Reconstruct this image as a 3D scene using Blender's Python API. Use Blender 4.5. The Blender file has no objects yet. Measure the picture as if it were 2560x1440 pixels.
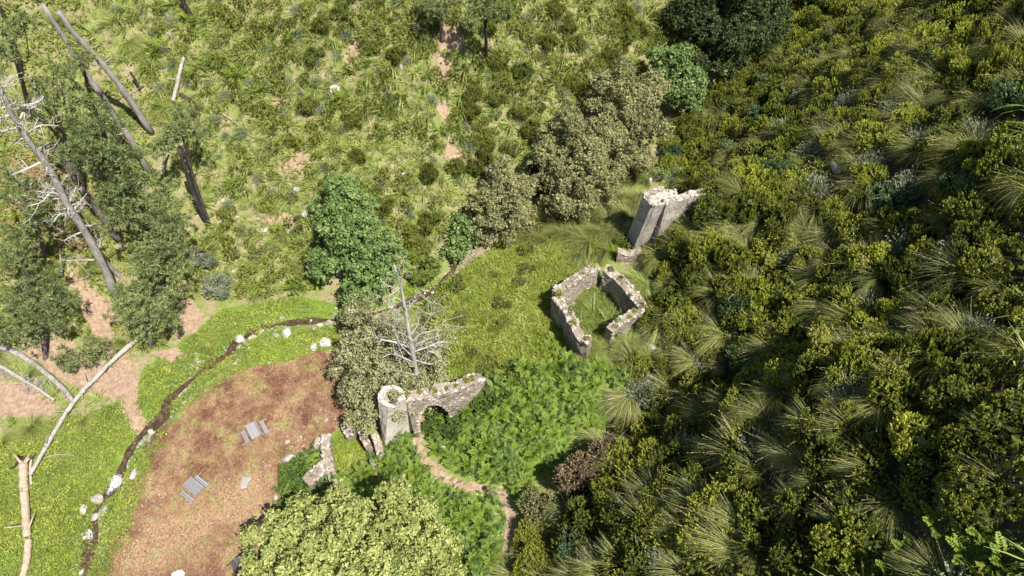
import bpy, bmesh, math, random
import numpy as np
from mathutils import Vector, Matrix

random.seed(11)
RNG = np.random.default_rng(11)
SC = bpy.context.scene
COL = SC.collection

# ------------------------------------------------------------------ camera
CAM_H = 75.0
PITCH = math.radians(53.0)              # below the horizon
FPX = 1707.0                            # focal length in pixels of the 2560 wide photo
cam = bpy.data.cameras.new('camera')
cam.sensor_width = 36.0
cam.lens = 36.0 * FPX / 2560.0
cam.clip_start = 0.5
cam.clip_end = 2000.0
cam_ob = bpy.data.objects.new('camera', cam)
COL.objects.link(cam_ob)
cam_ob.location = (0, 0, CAM_H)
cam_ob.rotation_euler = (math.pi / 2 - PITCH, 0, 0)
SC.camera = cam_ob

# ------------------------------------------------------------------ light
SUN_EL, SUN_AZ = math.radians(59.0), math.radians(135.0)     # azimuth clockwise from +Y
SUN = Vector((math.sin(SUN_AZ) * math.cos(SUN_EL), math.cos(SUN_AZ) * math.cos(SUN_EL), math.sin(SUN_EL)))
world = bpy.data.worlds.new('World')
SC.world = world
world.use_nodes = True
wn = world.node_tree
wn.nodes.clear()
sky = wn.nodes.new('ShaderNodeTexSky')
sky.sky_type = 'NISHITA'
sky.sun_disc = False
sky.sun_elevation = SUN_EL
sky.sun_rotation = SUN_AZ
bg = wn.nodes.new('ShaderNodeBackground')
bg.inputs['Strength'].default_value = 0.065
wo = wn.nodes.new('ShaderNodeOutputWorld')
wn.links.new(sky.outputs[0], bg.inputs[0])
wn.links.new(bg.outputs[0], wo.inputs[0])
sl = bpy.data.lights.new('sun', 'SUN')
sl.energy = 5.0
sl.angle = math.radians(0.5)
sl.color = (1.0, 0.955, 0.88)
so = bpy.data.objects.new('sun', sl)
COL.objects.link(so)
so.rotation_euler = SUN.to_track_quat('Z', 'Y').to_euler()
SC.view_settings.view_transform = 'Standard'
SC.view_settings.look = 'None'
SC.view_settings.gamma = 1.0
SC.view_settings.use_curve_mapping = False
SC.view_settings.exposure = 0.95
SC.cycles.max_bounces = 6
SC.cycles.diffuse_bounces = 3
SC.cycles.transmission_bounces = 4

# ------------------------------------------------------------------ noise + pixel helpers
_TAB = np.random.default_rng(3).random((256, 256))


def vnoise(x, y, s=0):
    x = np.asarray(x, float) + 37.3 * s
    y = np.asarray(y, float) + 91.7 * s
    xi, yi = np.floor(x).astype(int), np.floor(y).astype(int)
    fx, fy = x - xi, y - yi
    fx, fy = fx * fx * (3 - 2 * fx), fy * fy * (3 - 2 * fy)
    a, b = _TAB[xi % 256, yi % 256], _TAB[(xi + 1) % 256, yi % 256]
    c, d = _TAB[xi % 256, (yi + 1) % 256], _TAB[(xi + 1) % 256, (yi + 1) % 256]
    return (a + (b - a) * fx) * (1 - fy) + (c + (d - c) * fx) * fy - 0.5


def fbm(x, y, s=0, o=3):
    v, a, f = 0, 1.0, 1.0
    for k in range(o):
        v = v + a * vnoise(np.asarray(x) * f, np.asarray(y) * f, s + k)
        a *= 0.5
        f *= 2.07
    return v


SP, CP = math.sin(PITCH), math.cos(PITCH)


def ray(px, py):
    """direction of the view ray through a photo pixel, scaled to unit depth"""
    u = (np.asarray(px, float) - 1280) / FPX
    v = (720 - np.asarray(py, float)) / FPX
    return np.stack([u, CP + v * SP, -SP + v * CP], -1)


def at_z(px, py, z):
    d = ray(px, py)
    t = (z - CAM_H) / d[..., 2]
    return np.array([0, 0, CAM_H]) + d * t[..., None] if d.ndim > 1 else np.array([0, 0, CAM_H]) + d * t


def project(p):
    p = np.asarray(p, float)
    r = p - np.array([0, 0, CAM_H])
    dep = r[..., 1] * CP - r[..., 2] * SP
    up = r[..., 1] * SP + r[..., 2] * CP
    return 1280 + FPX * r[..., 0] / dep, 720 - FPX * up / dep, dep


def softplus(d, k):
    return k * np.logaddexp(0, d / k)


def seg_dist(X, Y, pts):
    """distance to a polyline and the parameter along it"""
    best = np.full(X.shape, 1e9)
    par = np.zeros(X.shape)
    acc = 0.0
    for (x0, y0), (x1, y1) in zip(pts[:-1], pts[1:]):
        dx, dy = x1 - x0, y1 - y0
        L2 = dx * dx + dy * dy + 1e-9
        t = np.clip(((X - x0) * dx + (Y - y0) * dy) / L2, 0, 1)
        d = np.hypot(X - x0 - t * dx, Y - y0 - t * dy)
        m = d < best
        best = np.where(m, d, best)
        par = np.where(m, acc + t * math.sqrt(L2), par)
        acc += math.sqrt(L2)
    return best, par


def poly_sd(X, Y, pts):
    """signed distance to a closed polygon, negative inside"""
    P = list(pts) + [pts[0]]
    d, _ = seg_dist(X, Y, P)
    ins = np.zeros(X.shape, bool)
    for (x0, y0), (x1, y1) in zip(P[:-1], P[1:]):
        c = (y0 > Y) != (y1 > Y)
        ins ^= c & (X < (x1 - x0) * (Y - y0) / (y1 - y0 + 1e-12) + x0)
    return np.where(ins, -d, d)


def sstep(a, b, x):
    t = np.clip((x - a) / (b - a), 0, 1)
    return t * t * (3 - 2 * t)


# ------------------------------------------------------------------ terrain height
TOE = [at_z(*p) for p in [(1250, 1560, 1.0), (1265, 1440, 1.5), (1290, 1330, 2), (1345, 1200, 3), (1525, 1080, 5), (1555, 900, 6.5), (1590, 740, 7.5),
                          (1625, 630, 8), (1690, 480, 9), (1785, 330, 9), (1960, 80, 9.5)]]
TOE = [TOE[0] + (TOE[0] - TOE[2]) * 4] + TOE + [TOE[-1] + (TOE[-1] - TOE[-3])]
TOE_Y, TOE_X = np.array([p[1] for p in TOE]), np.array([p[0] for p in TOE])


def smooth_line(xs, ys, sig):
    g = np.arange(xs.min() - 40, xs.max() + 40, 0.5)
    v = np.interp(g, xs, ys)
    lo, hi = g < xs.min(), g > xs.max()
    v[lo] = ys[0] + (g[lo] - xs[0]) * (ys[1] - ys[0]) / (xs[1] - xs[0])
    v[hi] = ys[-1] + (g[hi] - xs[-1]) * (ys[-1] - ys[-2]) / (xs[-1] - xs[-2])
    k = np.exp(-0.5 * (np.arange(-60, 61) * 0.5 / sig) ** 2)
    return g, np.convolve(np.pad(v, 60, 'edge'), k / k.sum(), 'valid')


TOE_Y, TOE_X = smooth_line(TOE_Y, TOE_X, 4.5)
FOOT = [at_z(*p) for p in [(-300, 960, 1), (0, 930, 1), (200, 810, 1.5), (480, 780, 1), (650, 735, 1), (860, 735, 1.5), (1080, 675, 3), (1160, 590, 4),
                           (1340, 540, 5), (1500, 420, 6), (1640, 230, 7), (1800, 60, 8)]]
FOOT = FOOT + [FOOT[-1] + (FOOT[-1] - FOOT[-3])]
FOOT_X, FOOT_Y = smooth_line(np.array([p[0] for p in FOOT]), np.array([p[1] for p in FOOT]), 3.0)
PLATEAU = [tuple(at_z(*p)[:2]) for p in [(1130, 690, 7), (1330, 610, 7), (1480, 560, 8), (1640, 500, 8), (1800, 560, 8), (1800, 900, 7), (1560, 990, 6), (1400, 960, 6),
                                         (1230, 950, 6), (1110, 920, 6), (1095, 800, 6)]]
STREAM_PX = [(180, 1500), (205, 1420), (222, 1330), (240, 1260), (285, 1205), (310, 1150), (345, 1095), (405, 1045), (430, 1000), (520, 925), (570, 895), (605, 860), (660, 828), (740, 812),
             (800, 806), (870, 800), (960, 778), (1030, 752), (1085, 730), (1130, 690), (1165, 620), (1240, 590), (1320, 560)]
STREAM = [tuple(at_z(x, y, 0.2 + max(0, (x - 500) * 0.003))[:2]) for x, y in STREAM_PX]
LEDGE = [tuple(at_z(*p)[:2]) for p in [(1135, 1000, 4), (1200, 960, 6), (1330, 930, 6), (1500, 920, 6), (1530, 1020, 5), (1400, 1110, 4), (1260, 1110, 3), (1160, 1060, 3)]]

ADDED_RELIEF = [(26.5, 57.0, 4.5, 5.5), (26.0, 27.0, 3.6, 3.2), (18.5, 33.5, 4.0, -1.6), (46.5, 41.5, 4.2, 3.2), (34.0, 17.0, 3.4, 2.4), (37.5, 46.0, 3.5, -1.5)]   # added bumps and hollows that shape shade; the first banks up the wing wall


def height(X, Y, rough=True):
    X, Y = np.asarray(X, float), np.asarray(Y, float)
    z = 0.09 * softplus(Y - 28, 4)
    gx = np.interp(Y, TOE_Y, TOE_X)
    fy = np.interp(X, FOOT_X, FOOT_Y)
    ext = np.clip(X - FOOT_X[-1], 0, None) * 1.6
    fy = fy + ext
    dR = (X - gx) * 0.84
    dL = (Y - fy) * 0.86
    dRc = np.minimum(dR, 75)
    dLc = np.minimum(dL, 90)
    z = z + 1.13 * softplus(dRc - 1.0, 1.3) + 0.66 * softplus(dLc - 1.0, 1.6)
    pd = poly_sd(X, Y, PLATEAU)
    z = z + 4.6 * (1 - sstep(-1.5, 4.5, pd)) * (1 - sstep(0, 14, dR) * 0.8)
    z = z + 2.6 * (1 - sstep(-2.0, 2.2, poly_sd(X, Y, LEDGE))) * (1 - sstep(-3, 2, dR) * 0.9)
    for bx, by, bs, bh in ADDED_RELIEF:
        z = z + bh * np.exp(-0.5 * ((X - bx) ** 2 + (Y - by) ** 2) / bs ** 2)
    sd, _ = seg_dist(X, Y, STREAM)
    z = z - 0.7 * (1 - sstep(0.4, 2.2, sd))
    if rough:
        amp = 0.12 + 0.9 * sstep(0, 6, dR) + 0.55 * sstep(0, 6, dL)
        z = z + amp * (1.2 * fbm(X * 0.16, Y * 0.16, 1, 3) + 0.5 * fbm(X * 0.6, Y * 0.6, 5, 2))
        z = z + 2.6 * sstep(1, 9, dR) * (fbm(X * 0.075 + 0.02 * Y, Y * 0.085, 14, 2))
        z = z + 0.09 * fbm(X * 1.6, Y * 1.6, 9, 2)
    return z


def ground_z(x, y):
    return float(height(np.array([x]), np.array([y]))[0])


def P(px, py):
    """photo pixel(s) -> point(s) on the terrain (first hit along the view ray)"""
    px, py = np.atleast_1d(np.asarray(px, float)), np.atleast_1d(np.asarray(py, float))
    d = ray(px, py)
    ts = np.arange(24.0, 210.0, 1.0)
    lo = np.full(px.shape, 24.0)
    done = np.zeros(px.shape, bool)
    for t in ts:
        z = CAM_H + d[:, 2] * t
        below = z < height(d[:, 0] * t, d[:, 1] * t)
        lo = np.where(~done & ~below, t, lo)
        done |= below
        if done.all():
            break
    a, b = lo, lo + 1.0
    for _ in range(9):
        m = (a + b) / 2
        bel = CAM_H + d[:, 2] * m < height(d[:, 0] * m, d[:, 1] * m)
        b = np.where(bel, m, b)
        a = np.where(bel, a, m)
    t = (a + b) / 2
    out = np.stack([d[:, 0] * t, d[:, 1] * t, height(d[:, 0] * t, d[:, 1] * t)], -1)
    return out[0] if len(out) == 1 else out


def above(base, px, py):
    """the point on the view ray through a pixel that is nearest to the vertical through base"""
    d = ray(px, py)
    t = (base[0] * d[0] + base[1] * d[1]) / (d[0] ** 2 + d[1] ** 2)
    return np.array([d[0] * t, d[1] * t, CAM_H + d[2] * t])


def wpoly(pix):
    a = np.array(pix, float)
    w = P(a[:, 0], a[:, 1])
    return [tuple(p[:2]) for p in w]


# ------------------------------------------------------------------ materials
def new_mat(name):
    m = bpy.data.materials.new(name)
    m.use_nodes = True
    nt = m.node_tree
    nt.nodes.clear()
    out = nt.nodes.new('ShaderNodeOutputMaterial')
    return m, nt, out


def N(nt, typ, **kw):
    n = nt.nodes.new(typ)
    for k, v in kw.items():
        if k in n.inputs:
            n.inputs[k].default_value = v
        else:
            setattr(n, k, v)
    return n


def ramp(nt, fac, stops):
    r = nt.nodes.new('ShaderNodeValToRGB')
    e = r.color_ramp.elements
    while len(e) < len(stops):
        e.new(0.5)
    for el, (p, c) in zip(e, stops):
        el.position = p
        el.color = (*c, 1) if len(c) == 3 else c
    nt.links.new(fac, r.inputs[0])
    return r.outputs[0]


def mixc(nt, fac, a, b, blend='MIX'):
    m = nt.nodes.new('ShaderNodeMix')
    m.data_type = 'RGBA'
    m.blend_type = blend
    for sock, v in ((m.inputs[0], fac), (m.inputs[6], a), (m.inputs[7], b)):
        if hasattr(v, 'is_linked'):
            nt.links.new(v, sock)
        else:
            sock.default_value = v if isinstance(v, (int, float)) else (*v, 1)
    return m.outputs[2]


def math_n(nt, op, a, b=None, clamp=False):
    m = nt.nodes.new('ShaderNodeMath')
    m.operation = op
    m.use_clamp = clamp
    for sock, v in ((m.inputs[0], a), (m.inputs[1], b)):
        if v is None:
            continue
        if hasattr(v, 'is_linked'):
            nt.links.new(v, sock)
        else:
            sock.default_value = v
    return m.outputs[0]


def noise(nt, scale, detail=4, rough=0.6, coord='Object', dim=None):
    tc = nt.nodes.new('ShaderNodeTexCoord')
    n = nt.nodes.new('ShaderNodeTexNoise')
    n.inputs['Scale'].default_value = scale
    n.inputs['Detail'].default_value = detail
    n.inputs['Roughness'].default_value = rough
    if coord == 'World':
        g = nt.nodes.new('ShaderNodeNewGeometry')
        nt.links.new(g.outputs['Position'], n.inputs['Vector'])
    else:
        nt.links.new(tc.outputs[coord], n.inputs['Vector'])
    return n.outputs[0]


def leaf_mat(name, stops, trans=0.28, rough=0.55, spec=0.25, var=0.35):
    """foliage: colour by a per-leaf tint and a per-plant random value; thin leaves let some light through"""
    m, nt, out = new_mat(name)
    at = N(nt, 'ShaderNodeAttribute', attribute_name='tint')
    oi = nt.nodes.new('ShaderNodeObjectInfo')
    f = math_n(nt, 'ADD', at.outputs['Fac'], math_n(nt, 'MULTIPLY', math_n(nt, 'SUBTRACT', oi.outputs['Random'], 0.5), var), True)
    c = ramp(nt, f, stops)
    p = N(nt, 'ShaderNodeBsdfPrincipled', Roughness=rough)
    p.inputs['Specular IOR Level'].default_value = spec
    nt.links.new(c, p.inputs['Base Color'])
    t = nt.nodes.new('ShaderNodeBsdfTranslucent')
    nt.links.new(mixc(nt, 1.0, c, (1.0, 1.05, 0.65), 'MULTIPLY'), t.inputs['Color'])
    mx = nt.nodes.new('ShaderNodeMixShader')
    mx.inputs[0].default_value = trans
    nt.links.new(p.outputs[0], mx.inputs[1])
    nt.links.new(t.outputs[0], mx.inputs[2])
    nt.links.new(mx.outputs[0], out.inputs['Surface'])
    return m


def solid_mat(name, stops, scale=3.0, rough=0.9, bump=0.3, bscale=None, coord='Object', stretch=None, spec=0.2, obj_var=0.0, detail=6):
    m, nt, out = new_mat(name)
    tc = nt.nodes.new('ShaderNodeTexCoord')
    vec = tc.outputs['Object']
    if coord == 'World':
        vec = nt.nodes.new('ShaderNodeNewGeometry').outputs['Position']
    if stretch:
        mp = N(nt, 'ShaderNodeMapping')
        mp.inputs['Scale'].default_value = stretch
        nt.links.new(vec, mp.inputs[0])
        vec = mp.outputs[0]
    n = N(nt, 'ShaderNodeTexNoise', Scale=scale, Detail=detail, Roughness=0.65)
    nt.links.new(vec, n.inputs['Vector'])
    f = n.outputs[0]
    if obj_var:
        oi = nt.nodes.new('ShaderNodeObjectInfo')
        f = math_n(nt, 'ADD', f, math_n(nt, 'MULTIPLY', math_n(nt, 'SUBTRACT', oi.outputs['Random'], 0.5), obj_var), True)
    c = ramp(nt, f, stops)
    p = N(nt, 'ShaderNodeBsdfPrincipled', Roughness=rough)
    p.inputs['Specular IOR Level'].default_value = spec
    nt.links.new(c, p.inputs['Base Color'])
    if bump:
        b = N(nt, 'ShaderNodeBump', Strength=bump, Distance=0.1)
        n2 = N(nt, 'ShaderNodeTexNoise', Scale=bscale or scale * 3, Detail=5, Roughness=0.7)
        nt.links.new(vec, n2.inputs['Vector'])
        nt.links.new(n2.outputs[0], b.inputs['Height'])
        nt.links.new(b.outputs[0], p.inputs['Normal'])
    nt.links.new(p.outputs[0], out.inputs['Surface'])
    return m


def masonry_mat(name, lo, hi, moss, scale=2.6, mossy=0.35, mortar=(0.30, 0.27, 0.23), depth=0.5):
    m, nt, out = new_mat(name)
    g = nt.nodes.new('ShaderNodeNewGeometry')
    pos = g.outputs['Position']
    wob = N(nt, 'ShaderNodeTexNoise', Scale=2.0, Detail=3)
    nt.links.new(pos, wob.inputs['Vector'])
    mp = N(nt, 'ShaderNodeMapping')
    mp.inputs['Scale'].default_value = (1, 1, 1.7)
    v0 = nt.nodes.new('ShaderNodeVectorMath')
    v0.operation = 'ADD'
    sc = nt.nodes.new('ShaderNodeVectorMath')
    sc.operation = 'SCALE'
    sc.inputs['Scale'].default_value = 0.3
    nt.links.new(wob.outputs['Color'], sc.inputs[0])
    nt.links.new(pos, v0.inputs[0])
    nt.links.new(sc.outputs[0], v0.inputs[1])
    nt.links.new(v0.outputs[0], mp.inputs[0])
    vo = N(nt, 'ShaderNodeTexVoronoi', Scale=scale)
    nt.links.new(mp.outputs[0], vo.inputs['Vector'])
    ve = N(nt, 'ShaderNodeTexVoronoi', Scale=scale, feature='DISTANCE_TO_EDGE')
    nt.links.new(mp.outputs[0], ve.inputs['Vector'])
    sep = nt.nodes.new('ShaderNodeSeparateColor')
    nt.links.new(vo.outputs['Color'], sep.inputs[0])
    cell = ramp(nt, sep.outputs[0], [(0.0, lo), (1.0, hi)])
    big = N(nt, 'ShaderNodeTexNoise', Scale=0.8, Detail=8, Roughness=0.7)
    nt.links.new(pos, big.inputs['Vector'])
    fine = N(nt, 'ShaderNodeTexNoise', Scale=9.0, Detail=6, Roughness=0.75)
    nt.links.new(pos, fine.inputs['Vector'])
    edge = ramp(nt, ve.outputs['Distance'], [(0.0, (1, 1, 1)), (0.09, (0, 0, 0))])
    c = mixc(nt, math_n(nt, 'MULTIPLY', edge, 0.75), cell, mortar)
    c = mixc(nt, 1.0, c, ramp(nt, fine.outputs[0], [(0.3, (0.62, 0.60, 0.60)), (0.7, (1.12, 1.1, 1.08))]), 'MULTIPLY')
    c = mixc(nt, math_n(nt, 'MULTIPLY', ramp(nt, big.outputs[0], [(0.5, (0, 0, 0)), (0.68, (1, 1, 1))]), mossy), c, moss)
    mac = N(nt, 'ShaderNodeTexNoise', Scale=0.35, Detail=5, Roughness=0.7)
    nt.links.new(pos, mac.inputs['Vector'])
    c = mixc(nt, 1.0, c, ramp(nt, mac.outputs[0], [(0.32, (0.66, 0.64, 0.63)), (0.5, (1.0, 0.97, 0.93)), (0.68, (1.22, 1.20, 1.18))]), 'MULTIPLY')
    p = N(nt, 'ShaderNodeBsdfPrincipled', Roughness=0.92)
    p.inputs['Specular IOR Level'].default_value = 0.15
    nt.links.new(c, p.inputs['Base Color'])
    b = N(nt, 'ShaderNodeBump', Strength=depth, Distance=0.12)
    h = math_n(nt, 'ADD', math_n(nt, 'MINIMUM', math_n(nt, 'MULTIPLY', ve.outputs['Distance'], 5.0), 0.6), math_n(nt, 'MULTIPLY', fine.outputs[0], 0.8))
    nt.links.new(h, b.inputs['Height'])
    nt.links.new(b.outputs[0], p.inputs['Normal'])
    nt.links.new(p.outputs[0], out.inputs['Surface'])
    return m


M = {}
M['heather'] = leaf_mat('heather_leaf', [(0.0, (0.046, 0.062, 0.012)), (0.5, (0.210, 0.238, 0.034)), (1.0, (0.450, 0.465, 0.066))], 0.22, var=0.6)
M['heather_far'] = leaf_mat('heather_far_leaf', [(0.0, (0.055, 0.072, 0.014)), (0.5, (0.165, 0.192, 0.034)), (1.0, (0.320, 0.335, 0.066))], 0.22)
M['tussock'] = leaf_mat('tussock_blade', [(0.0, (0.058, 0.078, 0.018)), (0.5, (0.165, 0.195, 0.046)), (1.0, (0.420, 0.410, 0.165))], 0.30, 0.5, 0.3)
M['tussock_far'] = leaf_mat('tussock_far_blade', [(0.0, (0.110, 0.155, 0.030)), (0.5, (0.240, 0.300, 0.066)), (1.0, (0.440, 0.440, 0.165))], 0.30, 0.5, 0.3)
M['stalk'] = leaf_mat('dry_stalk', [(0.0, (0.30, 0.28, 0.11)), (1.0, (0.46, 0.36, 0.21))], 0.2)
M['juniper'] = leaf_mat('blue_green_leaf', [(0.0, (0.030, 0.055, 0.024)), (0.5, (0.090, 0.150, 0.060)), (1.0, (0.200, 0.270, 0.120))], 0.2)
M['scrub'] = leaf_mat('olive_scrub_leaf', [(0.0, (0.070, 0.085, 0.020)), (0.5, (0.170, 0.190, 0.036)), (1.0, (0.320, 0.330, 0.075))], 0.25)
M['oak_pale'] = leaf_mat('pale_oak_leaf', [(0.0, (0.100, 0.112, 0.046)), (0.5, (0.255, 0.262, 0.125)), (1.0, (0.490, 0.465, 0.250))], 0.2, var=0.0)
M['grey_shrub'] = leaf_mat('grey_shrub_leaf', [(0.0, (0.110, 0.128, 0.078)), (0.5, (0.225, 0.255, 0.165)), (1.0, (0.350, 0.375, 0.265))], 0.2)
M['fern'] = leaf_mat('fern_leaf', [(0.0, (0.070, 0.115, 0.014)), (0.5, (0.150, 0.220, 0.026)), (1.0, (0.270, 0.340, 0.050))], 0.32)
M['bracken'] = leaf_mat('bracken_leaf', [(0.0, (0.034, 0.064, 0.013)), (0.5, (0.100, 0.162, 0.030)), (1.0, (0.240, 0.310, 0.068))], 0.30)
M['meadow'] = leaf_mat('meadow_leaf', [(0.0, (0.095, 0.135, 0.026)), (0.5, (0.210, 0.262, 0.054)), (1.0, (0.390, 0.410, 0.125))], 0.32)
M['plateau'] = leaf_mat('plateau_leaf', [(0.0, (0.110, 0.145, 0.022)), (0.5, (0.255, 0.305, 0.044)), (1.0, (0.420, 0.430, 0.105))], 0.30)
M['oak_yellow'] = leaf_mat('flowering_oak_leaf', [(0.0, (0.118, 0.142, 0.042)), (0.45, (0.272, 0.312, 0.090)), (1.0, (0.520, 0.535, 0.195))], 0.22, var=0.0)
M['oak_grey'] = leaf_mat('grey_oak_leaf', [(0.0, (0.075, 0.084, 0.032)), (0.5, (0.205, 0.210, 0.088)), (1.0, (0.420, 0.395, 0.185))], 0.18, var=0.0)
M['alder'] = leaf_mat('alder_leaf', [(0.0, (0.060, 0.105, 0.030)), (0.5, (0.150, 0.225, 0.066)), (1.0, (0.290, 0.370, 0.130))], 0.28, var=0.0)
M['shade_dark_tree'] = leaf_mat('shade_dark_tree_leaf', [(0.0, (0.018, 0.030, 0.010)), (0.5, (0.042, 0.062, 0.018)), (1.0, (0.085, 0.115, 0.034))], 0.2, var=0.0)  # leaf colour held near black in place of the hillside's shade
M['pine'] = leaf_mat('pine_needle', [(0.0, (0.048, 0.070, 0.027)), (0.5, (0.130, 0.166, 0.060)), (1.0, (0.290, 0.312, 0.120))], 0.15, 0.6, 0.2, var=0.15)
M['brown_bush'] = leaf_mat('brown_bush_leaf', [(0.0, (0.100, 0.072, 0.042)), (0.5, (0.230, 0.172, 0.100)), (1.0, (0.400, 0.320, 0.190))], 0.18, var=0.0)
M['fig'] = leaf_mat('fig_leaf', [(0.0, (0.08, 0.15, 0.03)), (1.0, (0.24, 0.34, 0.09))], 0.3, var=0.0)
M['straw'] = leaf_mat('straw_litter', [(0.0, (0.078, 0.034, 0.022)), (0.6, (0.170, 0.084, 0.052)), (1.0, (0.420, 0.275, 0.165))], 0.05, 0.9, 0.1)
M['bark'] = solid_mat('pine_bark', [(0.25, (0.050, 0.040, 0.036)), (0.55, (0.150, 0.125, 0.115)), (0.8, (0.270, 0.235, 0.215))], 3.0, stretch=(1, 1, 0.35), bump=0.8)
M['burnt_bark'] = solid_mat('burnt_bark', [(0.3, (0.016, 0.014, 0.013)), (0.6, (0.060, 0.050, 0.046)), (0.85, (0.16, 0.14, 0.13))], 3.0, stretch=(1, 1, 0.35), bump=0.8)
M['grey_bark'] = solid_mat('grey_bark', [(0.25, (0.125, 0.110, 0.098)), (0.5, (0.255, 0.232, 0.212)), (0.8, (0.430, 0.400, 0.370))], 2.5, stretch=(1, 1, 0.3), bump=0.7)
M['dead_wood'] = solid_mat('bleached_wood', [(0.2, (0.160, 0.140, 0.122)), (0.5, (0.300, 0.275, 0.245)), (0.8, (0.470, 0.445, 0.405))], 2.5, stretch=(1, 1, 0.3), bump=0.4)
M['bleached'] = solid_mat('white_dead_wood', [(0.2, (0.220, 0.202, 0.182)), (0.5, (0.380, 0.360, 0.328)), (0.8, (0.560, 0.540, 0.500))], 2.5, stretch=(1, 1, 0.3), bump=0.4)
M['dark_soil'] = solid_mat('shade_dark_soil', [(0.3, (0.030, 0.024, 0.016)), (0.6, (0.075, 0.060, 0.038)), (0.85, (0.150, 0.120, 0.080))], 2.0, coord='World', bump=0.6)  # brown soil, its colour deepened for the shadows between the bushes
M['twig'] = solid_mat('dry_twig', [(0.2, (0.200, 0.172, 0.155)), (0.8, (0.430, 0.390, 0.360))], 3.0, bump=0)
M['peeled'] = solid_mat('peeled_log', [(0.2, (0.200, 0.135, 0.088)), (0.5, (0.380, 0.300, 0.215)), (0.8, (0.540, 0.460, 0.355))], 1.6, stretch=(3, 3, 0.6), bump=0.4)
M['oak_bark'] = solid_mat('oak_bark', [(0.2, (0.10, 0.085, 0.07)), (0.8, (0.30, 0.27, 0.23))], 3.0, bump=0.6)
M['rock'] = solid_mat('pale_rock', [(0.2, (0.170, 0.150, 0.130)), (0.5, (0.350, 0.320, 0.285)), (0.75, (0.560, 0.530, 0.490))], 1.8, coord='World', bump=0.6, bscale=7, obj_var=0.25)
M['rock_grey'] = solid_mat('grey_rock', [(0.2, (0.160, 0.150, 0.145)), (0.5, (0.300, 0.285, 0.275)), (0.8, (0.440, 0.420, 0.400))], 1.8, coord='World', bump=0.6, bscale=7, obj_var=0.25)
M['stone'] = solid_mat('wall_stone', [(0.2, (0.170, 0.142, 0.115)), (0.5, (0.330, 0.290, 0.245)), (0.8, (0.520, 0.475, 0.420))], 2.2, coord='World', bump=0.6, bscale=8, obj_var=0.4)
M['tower_render'] = masonry_mat('tower_lime_render', (0.54, 0.51, 0.47), (0.68, 0.65, 0.61), (0.30, 0.28, 0.25), 2.2, 0.6, (0.62, 0.58, 0.54), 0.35)
M['masonry_pale'] = masonry_mat('pale_rubble_masonry', (0.36, 0.335, 0.31), (0.58, 0.55, 0.51), (0.24, 0.22, 0.17), 2.4, 0.45, (0.46, 0.43, 0.39), 0.7)
M['masonry'] = masonry_mat('rubble_masonry', (0.25, 0.215, 0.175), (0.50, 0.45, 0.39), (0.20, 0.185, 0.10), 2.4, 0.45, (0.30, 0.26, 0.21), 0.9)
M['masonry_warm'] = masonry_mat('warm_rubble_masonry', (0.265, 0.230, 0.190), (0.50, 0.455, 0.395), (0.20, 0.185, 0.10), 2.4, 0.45, (0.33, 0.285, 0.235), 0.9)
M['moss'] = leaf_mat('moss_cushion', [(0.0, (0.10, 0.12, 0.02)), (1.0, (0.28, 0.29, 0.05))], 0.15)
M['wood_grey'] = solid_mat('weathered_board', [(0.2, (0.130, 0.125, 0.130)), (0.5, (0.225, 0.218, 0.228)), (0.8, (0.340, 0.330, 0.340))], 4.0, stretch=(1, 6, 6), bump=0.3, obj_var=0.3)
M['wood_shaded'] = solid_mat('shaded_board', [(0.2, (0.035, 0.032, 0.040)), (0.8, (0.11, 0.10, 0.115))], 4.0, stretch=(1, 6, 6), bump=0.3, obj_var=0.3)  # board colour darkened to carry the oak's shadow
M['blue_cloth'] = solid_mat('blue_cloth', [(0.3, (0.02, 0.07, 0.22)), (0.7, (0.04, 0.13, 0.36))], 6.0, bump=0.3)


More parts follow.
